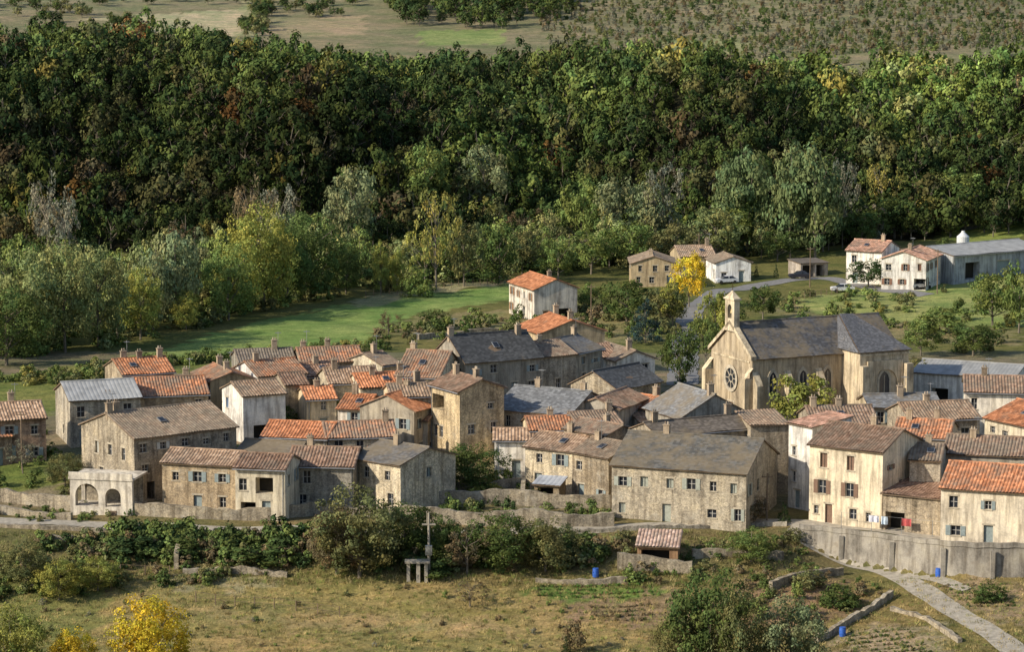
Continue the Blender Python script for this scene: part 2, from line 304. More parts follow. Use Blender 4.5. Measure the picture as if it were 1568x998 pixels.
B=[
('stone_house',205,672,362,653,7.2,12,'P',GR,TN,dict(chim=(.02,.1,),p=.75,shc=(.5,.5,.45),lops=[(2,2.8,4.4,5.8,'w'),(5,5.8,4.6,5.8,'w'),(8,8.8,4.4,5.8,'c'),(3,3.8,1.6,3.,'w'),(7,7.9,1.6,2.9,'w')])),
('stone_house',248,708,360,714,5.6,6,'P',ST,TN,dict(chim=(),p=.5)),
('village_house',360,716,436,719,5.8,6,'P',CR,BR,dict(wm='e',chim=(),ops=[(.4,1.3,3.3,4.6,'w'),(2.3,4.3,3.,4.8,'o'),(.6,2.3,.2,2.,'o'),(3.,4.,.2,2.2,'d')])),
('stone_house',440,713,541,715,5.4,8,'P',GR,BR,dict(chim=(.25,))),
('stone_house',364,690,452,696,4.6,5,'P',GR,(.15,.135,.12),dict(rm='slate',chim=(),p=.3)),
('stone_house',541,701,613,713,5.6,9,'P',CR,(.16,.155,.15),dict(rm='slate',chim=(.4,),p=.9,pitch=.3)),
('tile_roof_house',401,668,500,672,5,7,'P',ST,OR,dict(chim=())),
('tile_roof_house',500,671,606,668,5,7,'P',CR,OR,dict(chim=(.9,),p=.8)),
('stone_house',107,614,215,608,5.6,9,'P',GR,MT,dict(rm='metal',chim=(),sh=0)),
('stone_house',211,607,319,603,5,9,'P',ST,OR,dict(chim=(.75,))),
('tile_roof_house',188,574,266,569,6.5,8,'P',ST,OR,dict(chim=(.2,.5,.9))),
('tile_roof_house',322,584,388,580,6,8,'G',OC,OR,dict(chim=(.3,.8),wm='e')),
('white_house',372,607,437,602,5.8,7,'P',WH,TN,dict(wm='e',p=.9,sh=.9,shc=(.12,.25,.5),chim=())),
('stone_house',437,590,472,588,5.5,6,'P',ST,BR,dict(chim=())),
('tile_roof_house',395,577,470,571,6,8,'P',WH,OR,dict(wm='e',chim=(.2,))),
('village_house',366,556,452,553,6,7,'P',GR,(.2,.16,.13),dict(chim=(.7,))),
('tile_roof_house',462,556,556,553,6,8,'P',ST,OR,dict(chim=(.1,.5))),
('tile_roof_house',470,577,520,574,5.5,7,'P',CR,BR,dict(chim=(.5,))),
('tile_roof_house',505,588,582,585,5.5,8,'P',CR,TN,dict(chim=(.2,))),
('tile_roof_house',585,560,612,556,6,7,'P',CR,BR,dict(chim=(.5,))),
('tile_roof_house',606,575,672,578,6.5,10,'P',CR,OR,dict(chim=(.1,),pitch=.5)),
('tile_roof_house',552,594,640,590,5.5,7,'P',CR,OR,dict(chim=(.3,.8))),
('tile_roof_house',517,626,560,628,5,7,'P',WH,OR,dict(wm='e',chim=(.3,))),
('stone_house',551,622,634,630,6,8,'G',GR,OR,dict(chim=(.6,),wm='e',p=.4,pitch=.42)),
('tile_roof_house',600,608,660,606,7,6,'P',CR,TN,dict(chim=(.3,))),
('tall_stone_house',660,588,704,600,9,6,'P',OC,BR,dict(chim=(.2,.8),pitch=.4,ops=[(.4,3.1,6.2,8.,'o'),(.6,1.5,3,4.3,'w'),(2.,2.9,3,4.3,'w')])),
('slate_roof_house',712,555,829,546,7.5,9,'P',GR,SD,dict(rm='slate',wm='e',pitch=.62,chim=(.02,.88),p=.8,sh=.5)),
('tile_roof_house',829,547,882,542,7.5,8,'P',GR,BR,dict(chim=(.4,),p=.9,shc=(.4,.5,.55))),
('slate_roof_house',882,541,922,532,7.5,8,'P',GR,SL,dict(rm='slate',wm='e',chim=(.9,),p=.8)),
('tile_roof_house',826,512,926,507,6,9,'G',OC,OR,dict(chim=(.1,.8),wm='e')),
('white_house',944,553,1003,549,5,9,'G',WH,BR,dict(wm='e',p=.8,chim=(.2,),pitch=.4)),
('tile_roof_house',905,548,948,545,5,7,'P',WH,BR,dict(wm='e',chim=())),
('white_house',818,444,884,441,5.4,12,'G',WH,OR,dict(wm='e',chim=(.3,),p=.7,pitch=.4,sh=.8,shc=(.3,.16,.08))),
('stone_house',874,587,944,596,5.5,9,'G',GR,SD,dict(rm='slate',pitch=.5,chim=())),
('slate_roof_house',757,626,872,636,5.5,11,'P',GR,SL,dict(rm='slate',chim=(.3,.9),pitch=.36)),
('stone_house',880,622,946,627,6,9,'G',GR,BR,dict(chim=(),wm='e',p=.3,pitch=.4)),
('white_house',957,622,1012,630,5,6,'P',WH,OR,dict(wm='e',chim=(.4,))),
('slate_roof_house',1042,641,1146,633,6.2,9,'G',GR,SL,dict(rm='slate',pitch=.55,chim=(.1,),wm='e',p=.5)),
('tile_roof_house',812,659,886,657,5,6,'P',CR,OR,dict(chim=(.5,),wm='e')),
('tile_roof_house',886,652,952,648,5,6,'P',ST,BR,dict(chim=(.9,))),
('tile_roof_house',757,674,822,674,4.5,5,'P',WH,TN,dict(wm='e',chim=())),
('white_garden_house',672,655,724,653,3.6,4,'S',WH,OR,dict(wm='e',chim=(),pitch=.15)),
('stone_house',804,684,878,692,5,7,'P',CR,TN,dict(chim=(.6,))),
('stone_house',876,692,932,702,5.6,7,'P',ST,TN,dict(chim=(.2,))),
('stone_house',928,668,978,660,6.5,7,'G',ST,BR,dict(chim=(.4,))),
('slate_roof_house',937,711,1143,725,6.1,12.5,'P',(.49,.435,.34),(.14,.138,.13),dict(rm='slate',pitch=.42,chim=(.28,),p=.8,sh=.8,shc=(.36,.38,.32),sops=[(1.,1.8,3.4,4.7,'s'),(4.2,5.,3.4,4.7,'c'),(8.2,9,3.4,4.6,'w'),(3,4,.1,2.1,'d'),(7,7.9,.9,2,'w')])),
('stone_house',1008,668,1150,655,7.5,6,'P',ST,(.2,.17,.14),dict(rm='slate',chim=(.1,.9),p=.3)),
('white_house',1208,648,1244,655,9.5,6,'S',WH,SA,dict(wm='e',chim=(),pitch=.1,p=.8,ops=[(.6,1.2,3,4.2,'w'),(.6,1.2,6,7,'w'),(1.,1.9,.1,2.1,'d')])),
('stone_house',1150,652,1208,650,8,6,'S',ST,TN,dict(chim=(),pitch=.1,p=.3)),
('cream_village_house',1240,680,1352,693,8.6,9,'P',(.68,.6,.46),BR,dict(wm='e',chim=(.6,),p=.95,sh=.8,shc=(.2,.12,.08),pitch=.4,ops=[(1.3,2.2,6.2,7.8,'c'),(4.6,5.5,6.2,7.8,'c'),(1.1,2.1,3.3,4.8,'s'),(4.5,5.5,3.3,4.8,'s'),(2.,2.9,.1,2.2,'d'),(5.,5.9,.9,2.,'w'),(.6,1.2,1.,1.9,'w'),(7.,7.6,.8,1.8,'w')])),
('tile_roof_house',1246,650,1345,648,8,8,'P',GR,(.27,.18,.125),dict(chim=(.1,.5))),
('stone_house',1393,704,1440,706,7,7,'P',GR,BR,dict(chim=(.5,))),
('stone_house',1352,756,1440,765,4,6,'S',ST,BR,dict(chim=(),pitch=.12)),
('cream_village_house',1441,747,1580,756,5.8,10,'P',(.7,.65,.55),OR,dict(wm='e',chim=(),p=.6,sh=.3,pitch=.38)),
('tile_roof_house',1368,668,1452,672,7,8,'P',CR,OR,dict(chim=(.2,.7),wm='e')),
('tile_roof_house',1446,694,1575,700,7,8,'P',GR,BR,dict(chim=(.3,),wm='e')),
('tile_roof_house',1395,644,1500,640,6.5,8,'P',ST,TN,dict(chim=(.4,))),
('tile_roof_house',1508,640,1600,660,7,10,'P',CR,OR,dict(chim=(.2,),wm='e')),
('tile_roof_house',1478,600,1580,602,6,8,'P',WH,BR,dict(chim=(.3,),wm='e')),
('slate_roof_house',1332,624,1440,622,5.5,6,'P',CR,SL,dict(rm='slate',chim=(.5,),wm='e')),
('workshop_building',1398,570,1552,580,4,10,'P',WH,MT,dict(rm='metal',chim=(),wm='e',pitch=.2)),
('white_house',1350,396,1418,399,5.4,11,'G',WH,SA,dict(wm='e',chim=(.3,),p=.9,sh=.9,shc=(.2,.1,.06))),
('white_house',1296,383,1350,386,6,9,'P',WH,SA,dict(wm='e',chim=(.8,),p=.8)),
('ochre_house',967,404,1034,404,4.2,10,'G',OC,TN,dict(wm='e',chim=(.3,),p=.8)),
('tile_roof_house',1042,393,1096,392,4,9,'P',OC,TN,dict(wm='e',chim=(.9,),p=.7)),
('tile_roof_house',1096,403,1150,402,3.6,8,'G',WH,TN,dict(wm='e',chim=(),p=.8)),
('farm_shed',1460,392,1600,380,4.6,14,'P',(.4,.41,.42),MT,dict(rm='metal',wm='e',chim=(),pitch=.15,p=.0,ops=[(3,6.5,.1,3.2,'o'),(11,14,.1,3,'d')])),
('stone_house',-40,646,70,640,5.2,8,'P',(.4,.27,.19),TN,dict(chim=(.6,),p=.5)),
('stone_outbuilding',-30,672,18,668,3.5,5,'S',(.42,.3,.21),OR,dict(chim=(),pitch=.2,p=.4)),
('stone_outbuilding',612,700,640,690,3,4,'S',ST,BR,dict(chim=(),pitch=.2,p=.4)),
('stone_outbuilding',318,604,352,600,4.,5,'P',ST,BR,dict(chim=(),p=.4)),
('stone_outbuilding',700,620,745,628,4.5,5,'P',GR,TN,dict(chim=(),p=.4,wm='e')),
('stone_outbuilding',985,652,1022,650,4,4,'S',WH,TN,dict(chim=(),p=.4,wm='e',pitch=.2)),
('stone_outbuilding',1395,742,1441,744,4,5,'P',GR,BR,dict(chim=(),p=.3)),
('stone_outbuilding',640,600,662,598,7,5,'P',ST,BR,dict(chim=(.5,),p=.4)),
('tile_roof_house',470,612,515,610,4.5,6,'P',CR,OR,dict(chim=(.5,),p=.4,wm='e')),
('tile_roof_house',575,640,655,645,4.5,6,'P',GR,BR,dict(chim=(.5,),p=.4,wm='e')),
]
for r in B: building(*r[:8],wc=r[8],rc=r[9],**r[10])
# ---------------------------------------------------------------- arches / church
def arch_wall(mb,O,ax,th,W,z0,z1,arches,m=0):
    O=Vector(O);ax=Vector(ax);th=Vector(th);Pt=lambda x,z,o:O+ax*x+Vector((0,0,z))+th*o
    def pan(pts):
        mb.q([Pt(x,z,0) for x,z in pts],m); mb.q([Pt(x,z,1) for x,z in pts],m)
    x=0
    for (a,b,s,zb) in arches:
        pan([(x,z0),(a,z0),(a,z1),(x,z1)])
        if zb>z0: pan([(a,z0),(b,z0),(b,zb),(a,zb)]); mb.q([Pt(a,zb,0),Pt(b,zb,0),Pt(b,zb,1),Pt(a,zb,1)],m)
        r=(b-a)/2;c=(a+b)/2;n=10; A=[(c-r*math.cos(math.pi*k/n),s+r*math.sin(math.pi*k/n)) for k in range(n+1)]
        for k in range(n):
            p,q=A[k],A[k+1]; pan([p,q,(q[0],z1),(p[0],z1)]); mb.q([Pt(*p,0),Pt(*q,0),Pt(*q,1),Pt(*p,1)],m)
        for xx in (a,b): mb.q([Pt(xx,zb,0),Pt(xx,s,0),Pt(xx,s,1),Pt(xx,zb,1)],m)
        x=b
    pan([(x,z0),(W,z0),(W,z1),(x,z1)])
    mb.q([Pt(0,z1,0),Pt(W,z1,0),Pt(W,z1,1),Pt(0,z1,1)],m); mb.q([Pt(0,z0,0),Pt(0,z1,0),Pt(0,z1,1),Pt(0,z0,1)],m); mb.q([Pt(W,z0,0),Pt(W,z1,0),Pt(W,z1,1),Pt(W,z0,1)],m)
def lancet(mb,O,ax,nr,w,z0,zs):
    O=Vector(O);ax=Vector(ax);nr=Vector(nr);n=8
    def prof(ww):
        pts=[(-ww,z0-(ww-w)),(-ww,zs)]; R=ww*2
        for i in range(1,n): t=math.pi/3*i/n; pts.append((ww-R*math.cos(t),zs+R*math.sin(t)))
        pts.append((0,zs+R*math.sin(math.pi/3)))
        return pts+[(-x,z) for x,z in reversed(pts[:-1])]
    a=prof(w); b=prof(w+.28); P3=lambda p,o:O+ax*p[0]+Vector((0,0,p[1]))+nr*o
    mb.q([P3(p,.02) for p in a],0); N=len(a)
    for i in range(N):
        j=(i+1)%N; mb.q([P3(a[i],.09),P3(a[j],.09),P3(b[j],.09),P3(b[i],.09)],1); mb.q([P3(a[i],.09),P3(a[j],.09),P3(a[j],.02),P3(a[i],.02)],1); mb.q([P3(b[i],.09),P3(b[j],.09),P3(b[j],0),P3(b[i],0)],1)
    mb.cyl(P3((0,z0),.05),P3((0,zs+w),.05),.05,.05,6,1)
E,W,d,Mx=building('church',1152,549,1376,533,8.6,10.5,'P',wc=(.54,.46,.34),rc=(.11,.112,.12),rm='slate',wm='e',pitch=.72,chim=(),ops=[],sops=[],lops=[],ov=.3,seed=3)
pk=8.6+.72*d/2
cb=MB()
for s in (0,1):
    y0=-.35 if s==0 else d+.35
    a=Vector((-.35,y0,8.6-.25)); b=Vector((-.35,d/2,pk))
    p=[a,b,b+Vector((0,0,.5)),a+Vector((0,0,.5))]; q=[x+Vector((.75,0,0)) for x in p]
    cb.q(p);cb.q(q);cb.q([p[3],p[2],q[2],q[3]]);cb.q([p[0],p[3],q[3],q[0]])
for x in (.0,4.6,9.2):
    cb.box(x,x+.9,-1.3,.0-.003,-2,5.2); cb.q([(x,-1.3,5.2),(x+.9,-1.3,5.2),(x+.9,-.003,6.8),(x,-.003,6.8)])
    for xx in (x,x+.9): cb.q([(xx,-1.3,5.2),(xx,-.003,5.2),(xx,-.003,6.8)])
for y in (-.3,d-.6): cb.box(-1.2,-.003,y,y+.9,-2,6); cb.q([(-1.2,y,6),(-1.2,y+.9,6),(-.003,y+.9,7.4),(-.003,y,7.4)])
cb.box(-.12,-.003,.6,d-.6,7.95,8.2)
cb.obj('buttresses_and_coping',[M_REN],E,(.62,.53,.38,1))
bg=MB(); arch_wall(bg,(-.35,d/2-1.15,0),(0,1,0),(.8,0,0),2.3,pk-.9,pk+3.1,[(.65,1.65,pk+2.0,pk+.7)])
bg.box(-.5,.6,d/2-1.35,d/2+1.35,pk+3.1,pk+3.32)
a=[(-.45,d/2-1.1,pk+3.32),(.55,d/2-1.1,pk+3.32),(.55,d/2+1.1,pk+3.32),(-.45,d/2+1.1,pk+3.32)]; t=(.05,d/2,pk+4.3)
for i in range(4): bg.q([a[i],a[(i+1)%4],t])
bg.obj('bell_gable',[M_REN],E,(.66,.57,.42,1))
be=MB(); be.cyl((.05,d/2,pk+2.1),(.05,d/2,pk+1.85),.15,.22,10); be.cyl((.05,d/2,pk+1.85),(.05,d/2,pk+1.4),.22,.38,10); be.cyl((.05,d/2,pk+4.2),(.05,d/2,pk+5.2),.04,.04,6); be.box(0.02,.08,d/2-.28,d/2+.28,pk+4.75,pk+4.83)
be.obj('bell_and_cross',[M_BRONZE],E)
rw=MB(); n=24; Y=d/2;Z=5.4
rw.q([(-.03,Y+1.35*math.cos(2*math.pi*k/n),Z+1.35*math.sin(2*math.pi*k/n)) for k in range(n)],0)
for k in range(n):
    A=2*math.pi*k/n;Bb=2*math.pi*(k+1)/n
    for (ra,rb_,o) in ((1.3,1.75,-.16),(.42,.55,-.09)):
        rw.q([(o,Y+ra*math.cos(A),Z+ra*math.sin(A)),(o,Y+ra*math.cos(Bb),Z+ra*math.sin(Bb)),(o,Y+rb_*math.cos(Bb),Z+rb_*math.sin(Bb)),(o,Y+rb_*math.cos(A),Z+rb_*math.sin(A))],1)
        rw.q([(o,Y+ra*math.cos(A),Z+ra*math.sin(A)),(o,Y+ra*math.cos(Bb),Z+ra*math.sin(Bb)),(-.02,Y+ra*math.cos(Bb),Z+ra*math.sin(Bb)),(-.02,Y+ra*math.cos(A),Z+ra*math.sin(A))],1)
    if k%3==0: rw.cyl((-.08,Y+.5*math.cos(A),Z+.5*math.sin(A)),(-.08,Y+1.35*math.cos(A),Z+1.35*math.sin(A)),.06,.06,5,1)
rw.box(-.06,-.003,Y-.9,Y+.9,-.2,2.6,1); rw.box(-.09,-.063,Y-.7,Y+.7,-.2,2.4,2)
rw.obj('rose_window_and_portal',[M_GLASS,M_STONE,M_WOOD],E)
lw=MB()
for x in (3.,7.4,11.): lancet(lw,(x,0,0),(1,0,0),(0,-1,0),.5,3.6,5.8)
ch=MB(); cx0,cx1,cy=13.2,W-1.2,-4.2
wall(ch,lw,(cx0,cy,0),(1,0,0),(0,-1,0),cx1-cx0,-2,9.,[]); wall(ch,lw,(cx0,0,0),(0,-1,0),(-1,0,0),-cy,-2,9.,[]); wall(ch,lw,(cx1,cy,0),(0,1,0),(1,0,0),-cy,-2,9,[])
ch.box(cx0-.15,cx0+.85,cy-1.,cy-.003,-2,7.4);ch.box(cx1-.85,cx1+.15,cy-1.,cy-.003,-2,7.4)
ch.box(cx0-.12,cx1+.12,cy-.14,cy-.003,8.55,8.85)
mx=(cx0+cx1)/2
arch_wall(ch,(mx-2.6,cy-.3,0),(1,0,0),(0,.29,0),5.2,-1.5,7.9,[(.7,4.5,4.9,-1.4)])
ch.obj('side_chapel_walls',[M_REN],E,(.6,.51,.37,1))
lancet(lw,(mx,cy,0),(1,0,0),(0,-1,0),.75,2.,5.2); lw.obj('lancet_windows',[M_GLASS,M_STONE,M_PAINT,M_STONE,M_DARK],E)
cr=MB(); R0=(mx-1,d/2,pk+.25); R1=(mx+1,d/2,pk+.25)
slab(cr,(cx0-.3,cy-.3,9),(cx1+.3,cy-.3,9),R1,R0,wave=0,per=1.5)
slab(cr,(cx0-.3,d/2,9),(cx0-.3,cy-.3,9),R0,R0,wave=0,per=1.5); slab(cr,(cx1+.3,cy-.3,9),(cx1+.3,d/2,9),R1,R1,wave=0,per=1.5)
cr.obj('side_chapel_roof',[M_SLATE,M_WOOD],E,(.12,.122,.13,1))
ap=MB(); n=5; pts=[(W+3.6*math.sin(math.pi*k/n),d/2-4.2*math.cos(math.pi*k/n)) for k in range(n+1)]
for k in range(n):
    a,b=pts[k],pts[k+1]; ap.q([(a[0],a[1],-2),(b[0],b[1],-2),(b[0],b[1],8),(a[0],a[1],8)],0); ap.q([(a[0]+.2,a[1],7.9),(b[0]+.2,b[1],7.9),(W-.5,d/2,pk-.6)],1)
ap.obj('apse',[M_REN,M_SLATE],E,(.45,.38,.28,1))
p0=ground(108,789);p1=ground(203,790); dd=p1-p0; E=empty('arcaded_terrace',(p0.x,p0.y,min(p0.z,p1.z)),math.atan2(dd.y,dd.x))
W=dd.xy.length; t=MB(); arch_wall(t,(0,0,0),(1,0,0),(0,.5,0),W,-1,4.1,[(.6,3.3,2.3,1.1),(4.1,5.9,2.3,1.1)])
arch_wall(t,(0,.5,0),(0,1,0),(.45,0,0),4.,-1,4.1,[(.7,3.,2.3,1.1)])
t.box(-.15,W+.1,-.12,5,4.103,4.35); t.box(-.1,W+.05,-.1,.1,4.353,4.9); t.box(.46,W,1.,5,-1,1.05)
t.obj('arches',[M_REN],E,(.7,.65,.56,1)); t=MB(); t.box(.5,W-.02,3.6,5,1.06,4.1); t.box(4.4,5.4,-.06,-.003,-.6,.7,1); t.obj('back_wall_and_door',[M_RUB,M_WOOD],E,(*GR,1))
# ---------------------------------------------------------------- ground sheet
def axis(parts):
    a=[]
    for lo,hi,st in parts: a+=list(np.arange(lo,hi,st))
    return np.array(a)
gx=axis([(-6000,-1200,400),(-1200,-300,60),(-300,-130,8),(-130,130,.9),(130,300,8),(300,1200,60),(1200,6001,400)])
gy=axis([(-3000,-200,200),(-200,250,15),(250,480,.9),(480,620,1.6),(620,1120,4),(1120,2000,40),(2000,9001,500)])
X,Y=np.meshgrid(gx,gy); Z=terrain(X,Y); nx,ny=len(gx),len(gy)
jx=X+.9*np.sin(Y*1.3+np.sin(X*.7)*2)+.5*rng.normal(size=X.shape); jy=Y+.9*np.sin(X*1.1+1)+.5*rng.normal(size=X.shape)
C=np.zeros(X.shape+(3,)); C[:]=(.2,.165,.085)
def inpoly(px,py,poly):
    r=np.zeros(px.shape,bool); n=len(poly)
    for i in range(n):
        x1,y1=poly[i];x2,y2=poly[(i+1)%n]
        if y1==y2: continue
        c=((y1>py)!=(y2>py))&(px<(x2-x1)*(py-y1)/(y2-y1)+x1); r^=c
    return r
def wp(poly): return [tuple(ground(u,v).xy) for u,v in poly]
C[(jy>318)&(jy<450)]=(.22,.19,.13)
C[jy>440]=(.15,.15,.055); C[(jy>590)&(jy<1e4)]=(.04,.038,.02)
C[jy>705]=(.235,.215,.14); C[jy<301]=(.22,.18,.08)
for poly,c in [
 ([(200,545),(330,510),(420,487),(560,462),(700,447),(815,430),(822,446),(740,466),(640,478),(585,505),(560,525),(440,533),(330,548),(215,557)],(.22,.3,.1)),
 ([(-100,600),(100,560),(200,548),(330,550),(470,535),(480,560),(200,580),(60,640),(-100,660)],(.2,.21,.07)),
 ([(590,505),(650,480),(820,470),(1010,480),(1000,525),(800,520),(650,522)],(.26,.225,.12)),
 ([(540,462),(640,438),(800,425),(800,432),(640,452),(560,470)],(.36,.32,.2)),
 ([(1215,462),(1290,445),(1460,425),(1600,425),(1600,500),(1440,500),(1240,478)],(.29,.32,.12)),
 ([(1180,470),(1220,462),(1245,480),(1440,500),(1560,505),(1560,530),(1390,520),(1200,500)],(.25,.22,.12)),
 ([(1440,345),(1600,320),(1600,350),(1500,372),(1440,365)],(.26,.3,.09)),
 ([(-60,690),(110,700),(112,745),(-60,755)],(.18,.2,.065)),
 ([(-60,900),(300,893),(640,890),(900,905),(1000,935),(1010,1060),(-100,1060)],(.32,.255,.115)),
 ([(-60,850),(60,870),(180,900),(120,1000),(-60,1000)],(.19,.2,.075)),
 ([(300,930),(520,940),(760,950),(800,975),(500,965),(300,950)],(.38,.28,.15)),
 ([(860,905),(1020,900),(1100,935),(1000,965),(860,940)],(.28,.21,.13)),
 ([(240,880),(430,878),(420,900),(260,905)],(.38,.31,.2)),
 ([(1130,880),(1290,880),(1330,920),(1250,985),(1120,960)],(.27,.19,.12)),
 ([(1420,895),(1568,890),(1600,960),(1520,960)],(.3,.24,.15)),
 ([(1290,960),(1440,960),(1480,1040),(1260,1040)],(.34,.28,.19)),
 ([(820,898),(1000,893),(1010,912),(820,915)],(.15,.22,.06)),
 ([(140,26),(370,12),(366,52),(250,52)],(.46,.4,.28)),
 ([(372,-5),(395,-5),(392,55),(366,55)],(.33,.32,.2)),
 ([(-100,-60),(370,-60),(370,10),(-100,25)],(.26,.24,.16)),
 ([(640,46),(770,44),(775,68),(650,70)],(.24,.29,.12)),
 ([(1010,56),(1140,58),(1150,82),(1010,82)],(.28,.29,.16)),
 ([(395,28),(560,22),(560,54),(395,54)],(.34,.28,.19))]:
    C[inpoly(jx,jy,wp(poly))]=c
me=bpy.data.meshes.new('ground'); idx=np.arange(nx*ny).reshape(ny,nx)
q=np.stack([idx[:-1,:-1],idx[:-1,1:],idx[1:,1:],idx[1:,:-1]],-1).reshape(-1,4)
me.vertices.add(nx*ny); me.vertices.foreach_set('co',np.stack([X,Y,Z],-1).astype(np.float32).ravel())
me.loops.add(q.size); me.loops.foreach_set('vertex_index',q.astype(np.int32).ravel())
me.polygons.add(len(q)); me.polygons.foreach_set('loop_start',np.arange(0,q.size,4,dtype=np.int32)); me.update(calc_edges=True)
me.polygons.foreach_set('use_smooth',np.ones(len(q),bool))
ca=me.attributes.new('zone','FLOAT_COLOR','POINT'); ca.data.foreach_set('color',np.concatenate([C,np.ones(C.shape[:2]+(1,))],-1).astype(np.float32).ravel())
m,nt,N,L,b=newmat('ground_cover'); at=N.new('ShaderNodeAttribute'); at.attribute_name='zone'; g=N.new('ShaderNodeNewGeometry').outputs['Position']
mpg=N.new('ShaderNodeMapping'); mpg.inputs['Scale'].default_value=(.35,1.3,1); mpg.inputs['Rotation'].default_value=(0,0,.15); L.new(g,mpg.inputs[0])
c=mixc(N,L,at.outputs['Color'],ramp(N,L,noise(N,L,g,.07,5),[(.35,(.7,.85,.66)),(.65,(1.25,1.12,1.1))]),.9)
c=mixc(N,L,c,ramp(N,L,noise(N,L,mpg.outputs[0],.35,6,.7),[(.35,(.7,.78,.6)),(.5,(1,1,1)),(.65,(1.3,1.2,1.1))]),.8)
c=mixc(N,L,c,ramp(N,L,noise(N,L,g,.6,6,.7),[(.33,(.6,.66,.55)),(.5,(1,1,1)),(.7,(1.4,1.32,1.25))]),.8)
nf=noise(N,L,g,3.5,5,.75); c=mixc(N,L,c,ramp(N,L,nf,[(.35,.55),(.65,1.4)]),.8)
L.new(c,b.inputs['Base Color']); b.inputs['Roughness'].default_value=.95; b.inputs['Specular IOR Level'].default_value=.1; bump(N,L,nf,b,.8,.25)
me.materials.append(m); o=bpy.data.objects.new('ground',me); COL.objects.link(o)
# ---------------------------------------------------------------- roads, walls
def resample(P_,st):
    out=[]
    for a,b in zip(P_[:-1],P_[1:]):
        n=max(1,int((b-a).length/st))
        for k in range(n): out.append(a.lerp(b,k/n))
    return out+[P_[-1]]
def strip(name,pts,w,mat,lift=.06):
    pp=resample([Vector((*ground(u,v).xy,0)) for u,v in pts],.8); mb=MB(); pr=None
    for _ in range(14): pp=[pp[0]]+[(pp[i-1]+pp[i]*2+pp[i+1])/4 for i in range(1,len(pp)-1)]+[pp[-1]]
    for i,p in enumerate(pp):
        t=(pp[min(i+2,len(pp)-1)]-pp[max(i-2,0)]).normalized(); n=Vector((-t.y,t.x,0)); row=[]
        for k in range(5):
            q_=p+n*w*(k/4-.5)*(1+.04*math.sin(i*.9)+.06*math.sin(i*.31)); row.append(Vector((q_.x,q_.y,hz(q_.x,q_.y)+lift)))
        if pr:
            for k in range(4): mb.q([pr[k],row[k],row[k+1],pr[k+1]],0,[(0,0)]*4)
        pr=row
    return mb.obj(name,[mat])
def rwall(name,pts,h,th=.5,mat=M_RUB,color=(.37,.33,.26),down=1.,jit=.13):
    pp=resample([Vector((*ground(u,v).xy,0)) for u,v in pts],.7); mb=MB(); pr=None
    for i,p in enumerate(pp):
        t=(pp[min(i+1,len(pp)-1)]-pp[max(i-1,0)]).normalized(); n=Vector((-t.y,t.x,0))*th/2; z=hz(p.x,p.y)
        hh=h*(1+.15*math.sin(i*.37+h*9))+random.uniform(-jit,jit)
        row=[Vector((*(p-n).xy,z-down)),Vector((*(p-n).xy,z+hh)),Vector((*(p+n).xy,z+hh)),Vector((*(p+n).xy,z-down))]
        if pr:
            for a,b_ in ((0,1),(1,2),(2,3)): mb.q([pr[a],row[a],row[b_],pr[b_]])
        if i in (0,len(pp)-1): mb.q(row)
        pr=row
    return mb.obj(name,[mat],color=(*color,1))
strip('village_road',[(-80,792),(60,800),(200,806),(320,812),(470,812),(640,818),(760,818),(870,811),(980,806),(1130,801),(1215,800),(1300,806),(1420,822),(1620,842)],2.3,M_CONC)
strip('ramp_road',[(1205,812),(1260,832),(1310,853),(1370,876),(1400,897),(1450,930),(1540,985),(1600,1030)],2.8,M_CONC,.08)
strip('garden_path',[(1370,880),(1420,880),(1480,905)],1.6,M_CONC,.1)
strip('village_lane',[(1045,590),(1048,550),(1050,510),(1060,470),(1100,445),(1170,435),(1260,425),(1330,440),(1420,452)],4.2,M_ASPH)
strip('upper_road',[(1400,350),(1480,350),(1540,335),(1620,325)],4,M_CONC)
rwall('garden_wall',[(-60,800),(60,810),(200,815),(320,820),(470,820)],.4)
rwall('retaining_wall',[(640,800),(700,802),(780,806),(860,806),(940,806)],1.6)
rwall('garden_wall',[(640,775),(780,772),(860,778),(935,778)],1.6)
rwall('garden_wall',[(800,775),(802,745),(870,745)],1.4); rwall('garden_wall',[(690,752),(760,755),(800,748)],1.2)
rwall('garden_wall',[(-40,762),(60,775),(110,782)],1.5); rwall('garden_wall',[(-40,785),(60,793),(110,796)],.8)
rwall('garden_wall',[(200,788),(300,794),(420,797)],1.3); rwall('garden_wall',[(420,797),(480,790),(560,792),(640,795)],1.3)
rwall('garden_wall',[(600,765),(640,768),(680,764)],2.2)
rwall('retaining_wall',[(870,815),(980,811),(1130,806),(1205,805)],.4,color=(.43,.4,.34))
rwall('dry_stone_wall',[(1180,905),(1235,885),(1290,880)],.8); rwall('dry_stone_wall',[(1250,985),(1310,950),(1365,915)],.7)
rwall('dry_stone_wall',[(945,872),(1000,874),(1060,878)],1.5); rwall('dry_stone_wall',[(1060,855),(1130,852),(1200,858)],.9)
rwall('dry_stone_wall',[(270,872),(276,846)],1.6); rwall('dry_stone_wall',[(280,880),(380,878),(440,884)],.6); rwall('dry_stone_wall',[(60,828),(160,832),(260,838)],.6)
rwall('dry_stone_wall',[(1365,935),(1420,950),(1470,985)],.4); rwall('dry_stone_wall',[(820,892),(900,895),(960,892)],.5)
rwall('stone_wall',[(110,600),(150,598),(190,603)],1.3); rwall('stone_wall',[(640,520),(720,512),(800,505)],.8)
mb=MB(); pr=None
